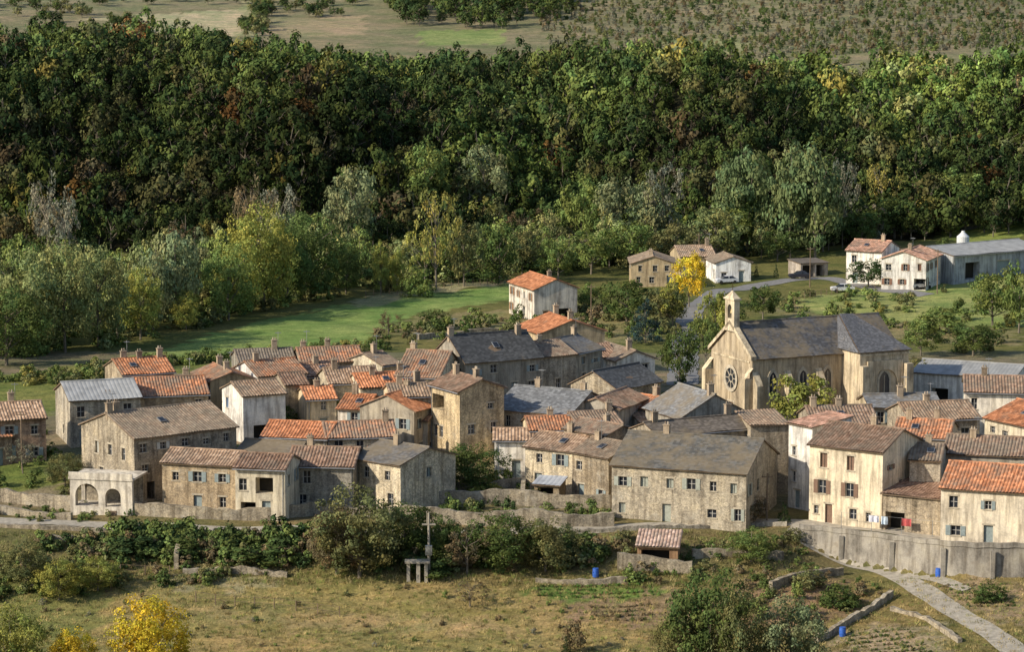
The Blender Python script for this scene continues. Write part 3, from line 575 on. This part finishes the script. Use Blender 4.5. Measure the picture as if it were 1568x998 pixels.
for x in np.arange(31,70,.8):
    y=309-10*float(sm(28,50,x))-1.35; top=.55+.05*math.sin(x*2.3); row=[Vector((x,y-.1,-5.5)),Vector((x,y+.2,top-.5)),Vector((x,y+.1,top-.5)),Vector((x,y+.12,top)),Vector((x,y+.55,top)),Vector((x,y+.55,-1))]
    if pr:
        for a in range(5): mb.q([pr[a],row[a],row[a+1],pr[a+1]])
    pr=row
for x in np.arange(35,70,5.):
    y=309-10*float(sm(28,50,x))-1.35; mb.box(x,x+.5,y-.35,y-.02,-5.5,-.2)
mb.obj('embankment_wall',[M_REN],color=(.37,.345,.3,1))
# ---------------------------------------------------------------- vegetation prototypes
def leafmesh(name,seed,shape,ncl,nlf,leaf,mats,cr=.13,trunk=True,dome=.5,rn=.55):
    r=np.random.default_rng(seed); cs=[]
    while len(cs)<ncl:
        z=r.uniform(0,1); x,y=r.uniform(-.5,.5,2); rad=math.hypot(x,y)
        if shape=='round': zz=.24+z*.70; R=.42*math.sqrt(max(0,1-((z-.42)/.6)**2))*(1+.25*math.sin(3*math.atan2(y,x)+seed))
        elif shape=='full': zz=.14+z*.78; R=.43*math.sqrt(max(0,1-((z-.42)/.6)**2))*(1+.18*math.sin(4*math.atan2(y,x)+seed+z*3))
        elif shape=='poplar': zz=.1+z*.84; R=.40*(math.sin(math.pi*min(1,z*.9+.08))**.6)
        elif shape=='cone': zz=.06+z*.9; R=.42*(1-z)+.03
        else: zz=z*.8+.05; R=.42*math.sqrt(max(0,1-z*z*.9))*(1+.2*math.sin(4*math.atan2(y,x)+seed))
        if rad<R and (rad>R*.45 or r.random()<.3): cs.append((x,y,zz))
    cs=np.array(cs); rr=cr*r.uniform(.6,1.25,ncl)*(1.0 if shape!='cone' else .7)
    ci=np.repeat(np.arange(ncl),nlf); n=len(ci)
    d=r.normal(size=(n,3)); d[:,2]+=.35; d/=np.linalg.norm(d,axis=1)[:,None]
    pos=cs[ci]+d*(rr[ci]*r.uniform(.5,1.12,n))[:,None]*np.array([1,1,.8 if shape!='poplar' else .55])
    cd_=pos-np.array([0,0,.5 if shape!='bush' else .2]); cd_[:,2]*=.8; cd_/=np.linalg.norm(cd_,axis=1)[:,None]+1e-6
    nr=d+dome*cd_+rn*r.normal(size=(n,3)); nr/=np.linalg.norm(nr,axis=1)[:,None]
    a=np.cross(nr,r.normal(size=(n,3))); a/=np.linalg.norm(a,axis=1)[:,None]; b_=np.cross(nr,a)
    s=(leaf*r.uniform(.6,1.4,n))[:,None]
    V=np.stack([pos-a*s,pos-b_*s*.6,pos+a*s,pos+b_*s*.6],1).reshape(-1,3)
    cl=r.uniform(.75,1.25,ncl)[ci]*r.uniform(.65,1.35,n); hue=r.uniform(-.15,.15,ncl)[ci]
    lc=np.stack([cl*(1+hue),cl,cl*(1-hue*.5),np.ones(n)],-1); lc=np.repeat(lc,4,axis=0)
    tb=MB()
    if trunk:
        tw=.022 if shape!='cone' else .015; top=.62 if shape in('round','full') else .85
        tb.cyl((0,0,-.06),(.01,.01,.3),tw,tw*.75,7); tb.cyl((.01,.01,.3),(0,0,top),tw*.75,tw*.25,6)
        for i in range(0,ncl,max(1,ncl//14)):
            z0=max(.18,cs[i][2]-.25); tb.cyl((0,0,min(z0,top)),tuple(cs[i]),tw*.4,.003,4,0,False)
    v0=len(tb.v); verts=tb.v+V.tolist(); faces=tb.f+[(v0+4*i,v0+4*i+1,v0+4*i+2,v0+4*i+3) for i in range(n)]
    me=bpy.data.meshes.new(name); me.from_pydata(verts,[],faces)
    for m_ in mats: me.materials.append(m_)
    me.polygons.foreach_set('material_index',[0]*len(tb.f)+[1]*n)
    at=me.attributes.new('lc','FLOAT_COLOR','POINT'); at.data.foreach_set('color',np.concatenate([np.ones((v0,4)),lc]).astype(np.float32).ravel())
    me.update(); return me
MT2=[M_BARK,M_LEAF]; MI2=[M_BARK,M_LEAFI]
PR={'round':[leafmesh('crown',s,'round',60,60,.023,MT2,.12) for s in (1,2,3,4)],
    'full':[leafmesh('crown',s,'full',120,75,.0155,MT2,.1,True,.6,.5) for s in (15,16,17)],
    'poplar':[leafmesh('crown',s,'poplar',85,52,.022,MT2,.12,True,.8,.45) for s in (5,6,7)],
    'sparse':[leafmesh('crown',s,'round',42,34,.019,MT2,.085) for s in (8,9)],
    'cone':[leafmesh('crown',s,'cone',110,36,.017,MT2,.1) for s in (10,)],
    'bush':[leafmesh('crown',s,'bush',34,50,.035,MT2,.17,False) for s in (11,12,13)]}
def collection(name,meshes):
    c=bpy.data.collections.new(name)
    for i,me in enumerate(meshes):
        o=bpy.data.objects.new('%s_%02d'%(name,i),me); c.objects.link(o)
    return c
CF=collection('forest_tree',[leafmesh('ft',20+s,'round',22,28,.045,MI2,.17,True,.9,.4) for s in range(5)])
CW=collection('riverside_tree',[leafmesh('rt',60+s,sh_,46,42,.026,MI2,.125,True,.7,.45) for s,sh_ in enumerate(('poplar','round','poplar','round'))])
CB=collection('shrub',[leafmesh('sb',40+s,'bush',16,26,.065,MI2,.19,False,.7,.45) for s in range(4)])
def tuft(seed):
    r=np.random.default_rng(seed); mb=MB()
    for i in range(10):
        a=r.uniform(0,6.28); x,y=r.normal(size=2)*.22; h_=r.uniform(.5,1.); w=.045; dx,dy=math.cos(a)*.3,math.sin(a)*.3
        mb.q([(x-w,y,0),(x+w,y,0),(x+dx,y+dy,h_)])
    me=bpy.data.meshes.new('tuft'); me.from_pydata(mb.v,[],mb.f); me.materials.append(M_LEAFI)
    at=me.attributes.new('lc','FLOAT_COLOR','POINT'); at.data.foreach_set('color',np.ones(len(mb.v)*4,dtype=np.float32)); return me
CG=collection('grass_tuft',[tuft(s) for s in range(4)])
def scatter(name,xy,col,nproto,sw,sh,tint):
    if len(xy)==0: return
    keep=np.ones(len(xy),bool)
    if 305<xy[:,1].mean()<560:
        for fp in FOOT: keep&=~inpoly(xy[:,0],xy[:,1],fp)
    xy,sw,sh,tint=xy[keep],sw[keep],sh[keep],tint[keep]
    n=len(xy); z=terrain(xy[:,0],xy[:,1])-.05; me=bpy.data.meshes.new(name)
    me.vertices.add(n); me.vertices.foreach_set('co',np.column_stack([xy,z]).astype(np.float32).ravel())
    def at(nm,ty,key,arr): a=me.attributes.new(nm,ty,'POINT'); a.data.foreach_set(key,np.asarray(arr).ravel())
    at('rot','FLOAT_VECTOR','vector',np.column_stack([np.zeros(n),np.zeros(n),rng.uniform(0,6.28,n)]).astype(np.float32))
    at('scl','FLOAT_VECTOR','vector',np.column_stack([sw,sw,sh]).astype(np.float32))
    at('idx','INT','value',rng.integers(0,nproto,n).astype(np.int32))
    at('tint','FLOAT_COLOR','color',np.column_stack([tint,np.ones(n)]).astype(np.float32))
    o=bpy.data.objects.new(name,me); COL.objects.link(o)
    g=bpy.data.node_groups.new(name,'GeometryNodeTree')
    g.interface.new_socket('Geometry',in_out='INPUT',socket_type='NodeSocketGeometry'); g.interface.new_socket('Geometry',in_out='OUTPUT',socket_type='NodeSocketGeometry')
    gi=g.nodes.new('NodeGroupInput'); go=g.nodes.new('NodeGroupOutput'); ip=g.nodes.new('GeometryNodeInstanceOnPoints')
    ci=g.nodes.new('GeometryNodeCollectionInfo'); ci.inputs['Collection'].default_value=col; ci.inputs['Separate Children'].default_value=True; ci.inputs['Reset Children'].default_value=True
    ip.inputs['Pick Instance'].default_value=True
    def na(nm,ty):
        x=g.nodes.new('GeometryNodeInputNamedAttribute'); x.data_type=ty; x.inputs['Name'].default_value=nm
        return [s for s in x.outputs if s.enabled and s.name=='Attribute'][0]
    g.links.new(gi.outputs[0],ip.inputs['Points']); g.links.new(ci.outputs[0],ip.inputs['Instance'])
    g.links.new(na('idx','INT'),ip.inputs['Instance Index']); g.links.new(na('rot','FLOAT_VECTOR'),ip.inputs['Rotation']); g.links.new(na('scl','FLOAT_VECTOR'),ip.inputs['Scale'])
    g.links.new(ip.outputs[0],go.inputs[0])
    md=o.modifiers.new('scatter','NODES'); md.node_group=g; return o
FG=1.6
def tints(n,pal,w,jit=.2,f=1.):
    pal=np.array(pal)*FG*f; k=rng.choice(len(pal),n,p=np.array(w)/sum(w)); return pal[k]*rng.uniform(1-jit,1+jit,(n,1))
DK=(.034,.052,.02);MD=(.06,.083,.026);LT=(.1,.128,.038);OL=(.105,.108,.045);YE=(.17,.155,.045);RU=(.13,.075,.03);BN=(.115,.09,.05);GY=(.125,.12,.085)
st=5.2; fx,fy=np.meshgrid(np.arange(-190,190,st),np.arange(590,716,st*.9)); fx=fx.ravel()+rng.uniform(-2.4,2.4,fx.size); fy=fy.ravel()+rng.uniform(-2.4,2.4,fy.size)
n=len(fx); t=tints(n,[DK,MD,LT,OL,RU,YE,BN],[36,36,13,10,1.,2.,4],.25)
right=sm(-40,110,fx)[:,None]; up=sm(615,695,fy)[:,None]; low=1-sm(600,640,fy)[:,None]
t=t*(.5+.22*right+.55*up)+right*up*np.array([.028,.035,0])  # shade on the hill's left painted into the tint; also darker downslope
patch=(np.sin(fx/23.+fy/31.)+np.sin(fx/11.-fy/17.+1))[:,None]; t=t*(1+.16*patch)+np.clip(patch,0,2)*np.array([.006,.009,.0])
sz=rng.uniform(.6,1.5,n)
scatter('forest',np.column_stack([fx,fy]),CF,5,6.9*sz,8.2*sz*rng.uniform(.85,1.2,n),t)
def inpts(poly,n):
    w=wp(poly); a=np.array(w); lo,hi=a.min(0),a.max(0); p=rng.uniform(lo,hi,(n*6,2)); return p[inpoly(p[:,0],p[:,1],w)][:n]
n=170; x=rng.uniform(-230,230,n); y=rng.uniform(716,800,n); s=rng.uniform(.5,.9,n); k=(x>-50)|(y<725)
scatter('plateau_trees',np.column_stack([x,y])[k],CF,5,(5*s)[k],(4.*s)[k],tints(n,[DK,MD,LT,OL],[2,4,3,2])[k])
p=inpts([(590,-60),(880,-60),(880,30),(800,44),(600,40)],200); n=len(p); s=rng.uniform(.7,1.3,n)
scatter('far_wood',p,CF,5,7*s,8*s,tints(n,[DK,MD],[2,3],.2,.9))
p=np.concatenate([inpts([(390,-10),(420,-10),(405,56),(368,58)],30),inpts([(-60,5),(140,15),(250,50),(100,45)],30),inpts([(395,10),(600,5),(600,22),(395,28)],26),inpts([(0,-40),(590,-40),(590,0),(0,10)],130)]); n=len(p); s=rng.uniform(.4,.9,n)
scatter('far_hedgerow',p,CF,5,6*s,6*s,tints(n,[DK,MD,OL],[3,3,2]))
gx2,gy2=np.meshgrid(np.arange(-20,260,2.1),np.arange(800,1120,4.2)); gx2=gx2.ravel()+rng.uniform(-.8,.8,gx2.size); gy2=gy2.ravel()+rng.uniform(-1,1,gy2.size)+.05*gx2
k=(rng.random(gx2.size)<.75)&(gx2>(gy2-800)*-.05+14); gx2,gy2=gx2[k],gy2[k]; n=len(gx2); s=rng.uniform(.4,1.3,n)
scatter('far_plantation',np.column_stack([gx2,gy2]),CB,4,1.7*s,2.1*s,tints(n,[DK,MD,OL,GY,BN],[2,3,3,3,2]))
def shrubs(name,poly,n,lo,hi,pal,w,ar=.85,col=None,f=1.):
    p=inpts(poly,n); n=len(p); s=rng.uniform(lo,hi,n); return scatter(name,p,col or CB,4,s,s*ar*rng.uniform(.8,1.3,n),tints(n,pal,w,.2,f))
RV=(.145,.16,.065)
shrubs('riverside_shrubs',[(-100,560),(150,540),(400,480),(560,452),(820,425),(1250,375),(1600,330),(1600,300),(1200,360),(800,400),(400,430),(-100,470)],420,2.,5.,[MD,LT,OL,RV],[2,4,3,3])
shrubs('riverside_trees',[(-120,560),(150,530),(330,478),(560,440),(560,415),(300,440),(-120,490)],80,5,8,[RV,LT,OL,MD],[6,4,2,1],1.6,CW,1.3)
shrubs('riverside_trees',[(560,440),(820,420),(1000,410),(1300,380),(1600,330),(1600,305),(1200,350),(800,395),(560,420)],85,4.5,7.5,[RV,LT,OL,MD,GY],[5,4,2,2,1],1.3,CW,1.2)
shrubs('riverbank_trees',[(-150,475),(400,425),(800,392),(1200,345),(1600,300),(1600,285),(1200,325),(800,370),(400,395),(-150,420)],120,5,8.5,[DK,MD,BN],[5,3,1],1.1,CW,.7)
shrubs('slope_brambles',[(60,830),(300,828),(470,828),(640,828),(900,826),(960,830),(940,868),(640,880),(440,872),(250,864),(60,852)],420,.9,2.6,[DK,MD,OL,BN,LT],[3,5,4,3,3])
shrubs('hedge',[(170,822),(480,826),(480,850),(170,850)],110,1.6,3.2,[MD,DK,LT],[4,3,2])
shrubs('garden_shrubs',[(960,830),(1210,830),(1360,900),(1280,960),(1100,940),(960,890)],150,.5,1.8,[MD,OL,BN,LT],[3,3,3,3])
shrubs('garden_shrubs',[(-60,850),(260,860),(440,880),(300,900),(-60,930)],110,.6,2.,[MD,OL,BN,LT],[3,3,3,3])
shrubs('meadow_edge_shrubs',[(560,535),(590,505),(830,480),(1020,470),(1040,520),(900,515),(700,520)],120,1.,3.,[MD,OL,LT,BN],[3,3,2,2])
shrubs('courtyard_shrubs',[(640,735),(935,735),(935,800),(640,800)],110,.6,2.1,[DK,MD,LT,OL],[2,3,3,2])
shrubs('verge_shrubs',[(-60,770),(200,780),(640,780),(640,802),(200,802),(-60,796)],120,.4,1.3,[DK,MD,LT,OL],[2,3,3,2])
shrubs('village_shrubs',[(200,640),(900,560),(1200,600),(1500,640),(1400,740),(950,760),(300,740)],220,.8,2.6,[DK,MD,LT,OL],[2,3,3,2])
shrubs('village_edge_shrubs',[(-60,600),(70,590),(190,585),(300,560),(470,545),(600,540),(600,530),(300,548),(60,575),(-60,585)],160,1.,2.6,[LT,OL,MD,YE],[4,3,3,1])
shrubs('village_edge_shrubs',[(1180,455),(1440,440),(1560,500),(1560,545),(1400,540),(1390,505),(1190,490)],80,1.,3.,[LT,OL,MD,YE],[3,3,3,1])
shrubs('lawn_shrubs',[(-60,640),(70,650),(110,720),(100,760),(-60,770)],40,1.,2.4,[LT,OL,MD],[3,3,3])
shrubs('meadow_weeds',[(-60,900),(640,890),(1000,935),(1000,1040),(-80,1040)],160,.3,.9,[OL,BN,LT,GY],[3,3,2,2])
p=inpts([(-80,880),(1600,850),(1640,1080),(-120,1080)],14000); n=len(p); s=rng.uniform(.2,.5,n)
scatter('meadow_grass',p,CG,4,s*1.6,s,tints(n,[(.21,.17,.07),(.15,.16,.05),(.28,.22,.1),(.11,.13,.04)],[5,3,4,2]))
p=inpts([(-80,815),(1200,812),(1250,850),(1200,900),(-80,890)],5000); n=len(p); s=rng.uniform(.2,.6,n)
scatter('slope_grass',p,CG,4,s*1.6,s,tints(n,[(.18,.155,.07),(.12,.14,.04),(.24,.2,.1)],[4,4,2]))
def rows(poly,sp,ang,tn):
    w=np.array(wp(poly)); c=w.mean(0); u=np.array([math.cos(ang),math.sin(ang)]); v=np.array([-u[1],u[0]]); A=[]
    for i in np.arange(-14,14,sp):
        for j in np.arange(-18,18,.35): A.append(c+v*i+u*(j+random.uniform(-.15,.15))+v*random.uniform(-.1,.1))
    A=np.array(A); A=A[inpoly(A[:,0],A[:,1],[tuple(x) for x in w])]; A=A[rng.random(len(A))<.75]; n=len(A); s=rng.uniform(.2,.55,n)
    scatter('vegetable_rows',A,CB,4,s,s*.9,tints(n,[tn,MD,BN],[4,1,1]))
rows([(820,898),(1000,893),(1010,912),(820,915)],.9,.05,(.07,.13,.03)); rows([(1140,890),(1200,890),(1190,920),(1120,925)],1.1,.3,OL); rows([(1300,965),(1400,965),(1430,1000),(1290,1000)],1.1,.1,MD)
rows([(1430,898),(1540,895),(1560,930),(1480,930)],1.,.0,LT); rows([(900,925),(1000,925),(1000,955),(900,950)],1.2,.1,BN)
cnt=0
def tree(kind,u,vb,vt,w,col,name=None):
    global cnt; cnt+=1
    q_=ground(u,vb); D=math.sqrt(q_.x**2+q_.y**2+(H-q_.z)**2); h_=(vb-vt)/F*D; ww=w/F*D
    if kind=='round' and (vb>740 or (vb>440 and u<560 and vb<570)): kind='full'
    ms=PR[kind]; me=ms[cnt%len(ms)]
    nm=name or {'round':'broadleaf_tree','full':'broadleaf_tree','poplar':'poplar_tree','sparse':'autumn_tree','cone':'conifer_tree','bush':'shrub'}[kind]
    if u<560 and 440<vb<570: ww*=1.15; h_*=1.06
    o=bpy.data.objects.new(nm,me); COL.objects.link(o); o.location=q_; o.rotation_euler=(0,0,random.uniform(0,6.28)); o.scale=(ww*1.08,ww*1.08,h_); f=FG*(1.3 if vb<570 and u<560 else 1.2 if vb<480 else 1.); o.color=(*[x*f for x in col],1)
YG=(.17,.175,.045); YL=(.36,.28,.03); SG=(.125,.14,.07); W2=(.125,.138,.055); PG=(.09,.115,.05)
for a in [('round',10,560,440,110,MD),('round',45,545,385,100,W2),('round',100,540,372,90,W2),('round',150,530,378,80,W2),('sparse',180,520,400,60,W2),('poplar',235,505,375,60,SG),('poplar',270,500,352,70,SG),('poplar',300,480,350,50,SG),
 ('round',215,520,410,60,YG),('round',285,505,445,42,YG),('round',350,490,375,80,LT),('round',375,480,330,80,YG),('round',405,475,312,90,YG),('round',470,460,325,95,MD),('round',440,465,345,70,MD),('round',530,450,375,55,MD),
 ('poplar',583,452,362,30,YG),('poplar',608,450,370,32,YG),('bush',640,455,400,50,LT),('sparse',668,445,272,75,YE),('sparse',650,440,330,60,YG),('round',710,438,330,60,OL),('round',765,432,335,65,MD),('bush',750,430,385,60,MD),
 ('round',800,420,350,60,OL),('round',855,430,360,60,LT),('round',890,400,262,70,LT),('round',945,400,265,80,SG),('round',1000,400,270,70,SG),('sparse',1015,400,235,70,GY),('round',905,420,345,70,LT),('round',965,415,335,75,LT),('round',1035,410,340,70,OL),('round',1095,405,310,90,W2),('round',1120,395,300,90,LT),
 ('poplar',1145,392,206,95,PG),('poplar',1116,392,238,65,PG),('poplar',1210,394,210,85,PG),('poplar',1248,394,201,95,PG),('sparse',1290,380,230,50,GY),('sparse',1350,355,232,60,YE),('round',1260,385,312,70,DK),('round',1190,400,350,60,MD),('round',1320,380,318,60,MD),('round',1370,365,300,80,MD),('round',1465,340,258,90,LT),('round',1420,345,280,70,LT),('round',1540,330,280,70,MD),
 ('sparse',75,420,255,70,GY),('sparse',100,430,290,60,GY),('sparse',385,420,260,70,BN),('sparse',430,410,270,70,GY),('round',540,400,250,80,SG),('round',650,330,220,80,LT),('round',740,330,215,80,SG),
 ('round',1055,470,383,56,YL,'yellow_maple_tree'),('round',960,500,425,80,MD),('round',1010,500,440,70,OL),('round',905,480,430,50,LT),('cone',988,525,450,62,(.03,.05,.045)),('round',1030,500,430,50,YG),('round',1168,490,435,52,MD),('round',1095,545,440,60,YG),('round',1080,560,480,50,LT),('round',1040,590,500,60,MD),('round',1110,500,450,60,LT),
 ('round',1235,670,566,100,YG),('round',970,625,572,56,YG),('round',1408,610,545,56,OL),('round',1330,440,395,60,DK),('round',1410,545,490,60,LT),('round',1490,545,495,80,MD),('round',1520,500,415,80,LT),('round',1560,510,400,70,LT),('round',1445,410,360,26,MD),
 ('bush',660,505,470,58,MD),('sparse',595,515,472,36,BN),('bush',845,482,458,28,LT),('round',428,660,618,54,MD),('round',500,655,610,70,LT),('bush',180,652,626,50,OL),('round',720,752,672,110,MD),('round',850,745,690,50,OL),('bush',740,760,732,60,YG),('bush',400,655,622,50,MD),
 ('round',550,885,735,145,OL),('round',515,880,770,90,BN),('round',620,850,765,90,MD),('round',680,860,785,60,MD),('round',770,870,780,120,MD),('round',835,875,785,95,OL),('sparse',715,880,800,80,BN),('bush',660,880,835,80,MD),('sparse',720,930,885,60,BN),
 ('round',1150,860,805,80,LT),('round',1145,800,755,60,BN),('bush',1210,830,805,40,OL),('round',1085,1060,860,140,MD),('round',1130,1070,890,90,OL),('round',1040,1060,910,80,OL),('round',1210,1060,905,115,SG),('round',230,1040,905,115,YL,'yellow_leaved_tree'),('round',110,1050,955,70,YL,'yellow_leaved_tree'),('round',20,1060,920,110,YG),
 ('round',40,900,825,80,OL),('round',90,920,850,70,YG),('round',150,905,850,70,YG),('round',100,745,690,60,OL),('sparse',35,725,670,50,GY),('bush',200,850,818,90,DK),('bush',380,860,820,110,MD),('bush',280,850,815,80,MD),('bush',880,1000,945,40,BN),('cone',867,1005,972,18,DK),('bush',1285,930,890,60,MD),('bush',1240,900,870,50,OL),('bush',1510,920,885,50,MD),('cone',1200,802,765,24,DK),
 ('bush',1440,510,470,80,LT),('bush',600,780,750,40,LT),('round',1110,410,385,20,MD),('cone',1158,425,402,10,DK),('cone',1188,425,400,10,DK)]:
    tree(*a)
# ---------------------------------------------------------------- small objects
def car(u,v,rot,col,name='parked_car'):
    q_=ground(u,v); E=empty(name,q_+Vector((0,0,.05)),rot); mb=MB()
    prof=[(-2.05,.35),(-2.1,.75),(-1.9,.9),(-1.1,.95),(-.5,1.42),(.9,1.45),(1.6,1.0),(2.05,.92),(2.1,.4)]
    for i in range(len(prof)):
        a,b_=prof[i],prof[(i+1)%len(prof)]; ya=.82 if a[1]<1.2 else .66; yb=.82 if b_[1]<1.2 else .66
        mt=1 if (min(a[1],b_[1])>.9 and max(a[1],b_[1])>1.3 and abs(a[1]-b_[1])>.2) else 0
        mb.q([(a[0],-ya,a[1]),(b_[0],-yb,b_[1]),(b_[0],yb,b_[1]),(a[0],ya,a[1])],mt)
    for s in (-1,1):
        mb.q([(x,s*.82,z) for x,z in prof if z<1.2],0); mb.q([(-1.1,s*.82,.951),(1.6,s*.82,1.0),(.9,s*.66,1.45),(-.5,s*.66,1.42)],1)
        mb.box(.15,.25,s*.77-.06,s*.77+.06,.98,1.43,0)
        for x in (-1.3,1.3): mb.cyl((x,s*.7,.32),(x,s*.86,.32),.32,.32,12,2)
    mb.obj('body',[M_PAINT,M_GLASS,M_RUBBER],E,(*col,1))
car(1113,434,.2,(.6,.62,.65)); car(1142,390,.0,(.08,.12,.3)); car(1428,418,.5,(.06,.12,.3)); car(1410,442,.4,(.5,.5,.5)); car(1225,427,.1,(.02,.02,.03)); car(1290,447,.1,(.6,.6,.6))
building('garden_shed',976,836,1038,838,2.5,3.2,'S',wc=(.3,.2,.13),rc=(.6,.42,.33),wm='e',pitch=.3,chim=(),ops=[(.4,3.4,.1,2.1,'o')],sops=[],lops=[])
building('pergola_shed',818,742,856,744,2.4,3,'S',wc=(.3,.25,.18),rc=(.4,.42,.45),rm='metal',pitch=.12,chim=(),ops=[(.4,2.2,.1,2.1,'o')],sops=[],lops=[])
building('carport',1226,404,1268,402,2.6,5,'S',wc=(.5,.45,.4),rc=(.2,.17,.14),rm='metal',wm='e',pitch=.06,chim=(),ops=[(.4,2.9,.1,2.3,'o'),(3.3,4.9,.1,2.3,'o')],sops=[],lops=[])
q_=ground(645,890); E=empty('electricity_post',q_); mb=MB(); mb.cyl((.8,.3,0),(.8,.3,7.2),.17,.11,8); mb.box(.1,1.5,.2,.4,5.9,6.05); mb.box(.45,1.15,-.35,.12,2.8,3.8,1)
mb.cyl((.6,.3,6),(.6,.3,7.4),.03,.03,5); mb.obj('post',[M_CONC,M_STEEL],E)
mb=MB(); mb.box(-1.5,-1.15,-.5,.5,-.5,2.); mb.box(-.5,-.1,-.5,.5,-.5,2.); mb.box(.35,.7,-.5,.5,-.5,2.); mb.box(-1.7,.9,-.7,.7,2.003,2.2); mb.obj('concrete_base',[M_CONC],E)
def pole(u,v,h):
    q_=ground(u,v); mb=MB(); mb.cyl((0,0,-.4),(0,0,h),.11,.07,7); mb.box(-.6,.6,-.05,.05,h-.5,h-.4)
    for x in (-.5,0,.5): mb.cyl((x,0,h-.4),(x,0,h-.2),.04,.04,6)
    mb.obj('utility_pole',[M_WOOD],None,loc=q_)
for a in ((1174,800,5.5),(1070,420,8),(1240,440,7.5),(34,720,7),(1435,450,8),(905,500,7)): pole(*a)
for (u,v) in ((1437,884),(912,884),(1290,975)):
    q_=ground(u,v); mb=MB()
    for z0,z1,r0,r1 in ((0,.3,.3,.34),(.3,.6,.34,.34),(.6,.9,.34,.3)): mb.cyl((0,0,z0),(0,0,z1),r0,r1,14,0,True)
    mb.cyl((0,0,.9),(0,0,.95),.31,.31,14); mb.obj('water_barrel',[M_PAINT],None,(.03,.12,.5,1),q_)
def fence(pts,h=1.1):
    pp=resample([Vector((*ground(u,v).xy,0)) for u,v in pts],1.8); mb=MB(); pr=None
    for p in pp:
        z=hz(p.x,p.y); mb.cyl((p.x,p.y,z-.2),(p.x,p.y,z+h),.06,.05,6)
        if pr is not None:
            for k in (.45,.95): mb.cyl((pr[0].x,pr[0].y,pr[1]+h*k),(p.x,p.y,z+h*k),.02,.02,4)
        pr=(p,z)
    mb.obj('post_fence',[M_WOOD])
fence([(300,922),(420,932),(520,945)]); fence([(1010,845),(1090,850),(1160,850)]); fence([(1215,462),(1290,447),(1340,445)]); fence([(560,455),(680,442),(800,430)]); fence([(170,905),(185,880),(260,882)])
q_=ground(462,776); E=empty('garden_table_set',q_+Vector((0,0,.02)),.2); mb=MB(); mb.cyl((0,0,.7),(0,0,.75),.7,.7,16)
for a in range(4): mb.cyl((.45*math.cos(a*1.57+.8),.45*math.sin(a*1.57+.8),0),(.4*math.cos(a*1.57+.8),.4*math.sin(a*1.57+.8),.7),.03,.03,5)
for a in (0,1.57,3.14,4.71):
    M=Matrix.Rotation(a,4,'Z')@Matrix.Translation((1.15,0,0)); mb.box(-.22,.22,-.22,.22,.42,.46,1,M); mb.box(.19,.23,-.22,.22,.463,.9,1,M)
    for x in (-.2,.18):
        for y in (-.2,.18): mb.box(x,x+.03,y,y+.03,0,.418,1,M)
mb.obj('table_and_chairs',[M_PAINT,M_FRAME],E,(.1,.3,.5,1))
a=ground(1288,812); b_=ground(1475,826); E=empty('laundry_line',a,math.atan2(b_.y-a.y,b_.x-a.x)); L_=(b_-a).xy.length; mb=MB()
for k in range(5): mb.cyl((L_*k/4,0,-.3),(L_*k/4,0,2.),.04,.03,6)
mb.cyl((0,0,1.95),(L_,0,1.95),.015,.015,4); mb.obj('posts_and_line',[M_STEEL],E)
x=.3; k=0
cols=[(.1,.15,.3),(.75,.75,.75),(.7,.7,.78),(.6,.7,.8),(.75,.75,.8),(.5,.1,.1),(.7,.7,.6),(.25,.45,.7),(.8,.8,.8),(.6,.4,.5)]
while x<L_-1:
    w=random.uniform(.5,1.3); hgt=random.uniform(.5,1.1); mb=MB(); n=6
    if random.random()<.65:
        for i in range(n):
            f=lambda j:.06*math.sin(j*1.9+k)
            mb.q([(x+w*i/n,f(i),1.94),(x+w*(i+1)/n,f(i+1),1.94),(x+w*(i+1)/n,f(i+1)*2,1.94-hgt),(x+w*i/n,f(i)*2,1.94-hgt)])
        mb.obj('cloth',[M_CLOTH],E,(*cols[k%10],1))
    x+=w+random.uniform(.1,.5); k+=1
q_=ground(1474,395); mb=MB(); mb.cyl((0,0,-.5),(0,0,4.2),1.2,1.2,20); mb.cyl((0,0,4.2),(0,0,5.),1.2,.35,20); mb.cyl((0,0,5),(0,0,5.3),.35,.3,10); mb.obj('feed_silo',[M_PAINT],None,(.65,.66,.66,1),q_)
# ---------------------------------------------------------------- light and camera
az=Vector((-.9,-.44,0)).normalized(); el=math.radians(30)
sd=bpy.data.lights.new('sun','SUN'); sd.energy=5.; sd.angle=math.radians(.6); sd.color=(1,.89,.72); so=bpy.data.objects.new('sun',sd); COL.objects.link(so)
D=Vector((az.x*math.cos(el),az.y*math.cos(el),math.sin(el))); so.rotation_euler=D.to_track_quat('Z','Y').to_euler(); so.location=(-100,0,200)
w=bpy.data.worlds.new('World'); S.world=w; w.use_nodes=True; nt=w.node_tree; sk=nt.nodes.new('ShaderNodeTexSky'); sk.sky_type='NISHITA'; sk.sun_disc=False
sk.sun_elevation=el; sk.sun_rotation=math.atan2(az.x,az.y); nt.links.new(sk.outputs[0],nt.nodes['Background'].inputs[0]); nt.nodes['Background'].inputs[1].default_value=.145
cd=bpy.data.cameras.new('camera'); cd.sensor_width=36; cd.lens=36*F/1568; cd.clip_end=20000; cd.clip_start=1
co=bpy.data.objects.new('camera',cd); COL.objects.link(co); co.location=(0,0,H); co.rotation_euler=(math.pi/2-P,0,0); S.camera=co
S.view_settings.view_transform='Standard'; S.view_settings.look='None'; S.view_settings.exposure=0
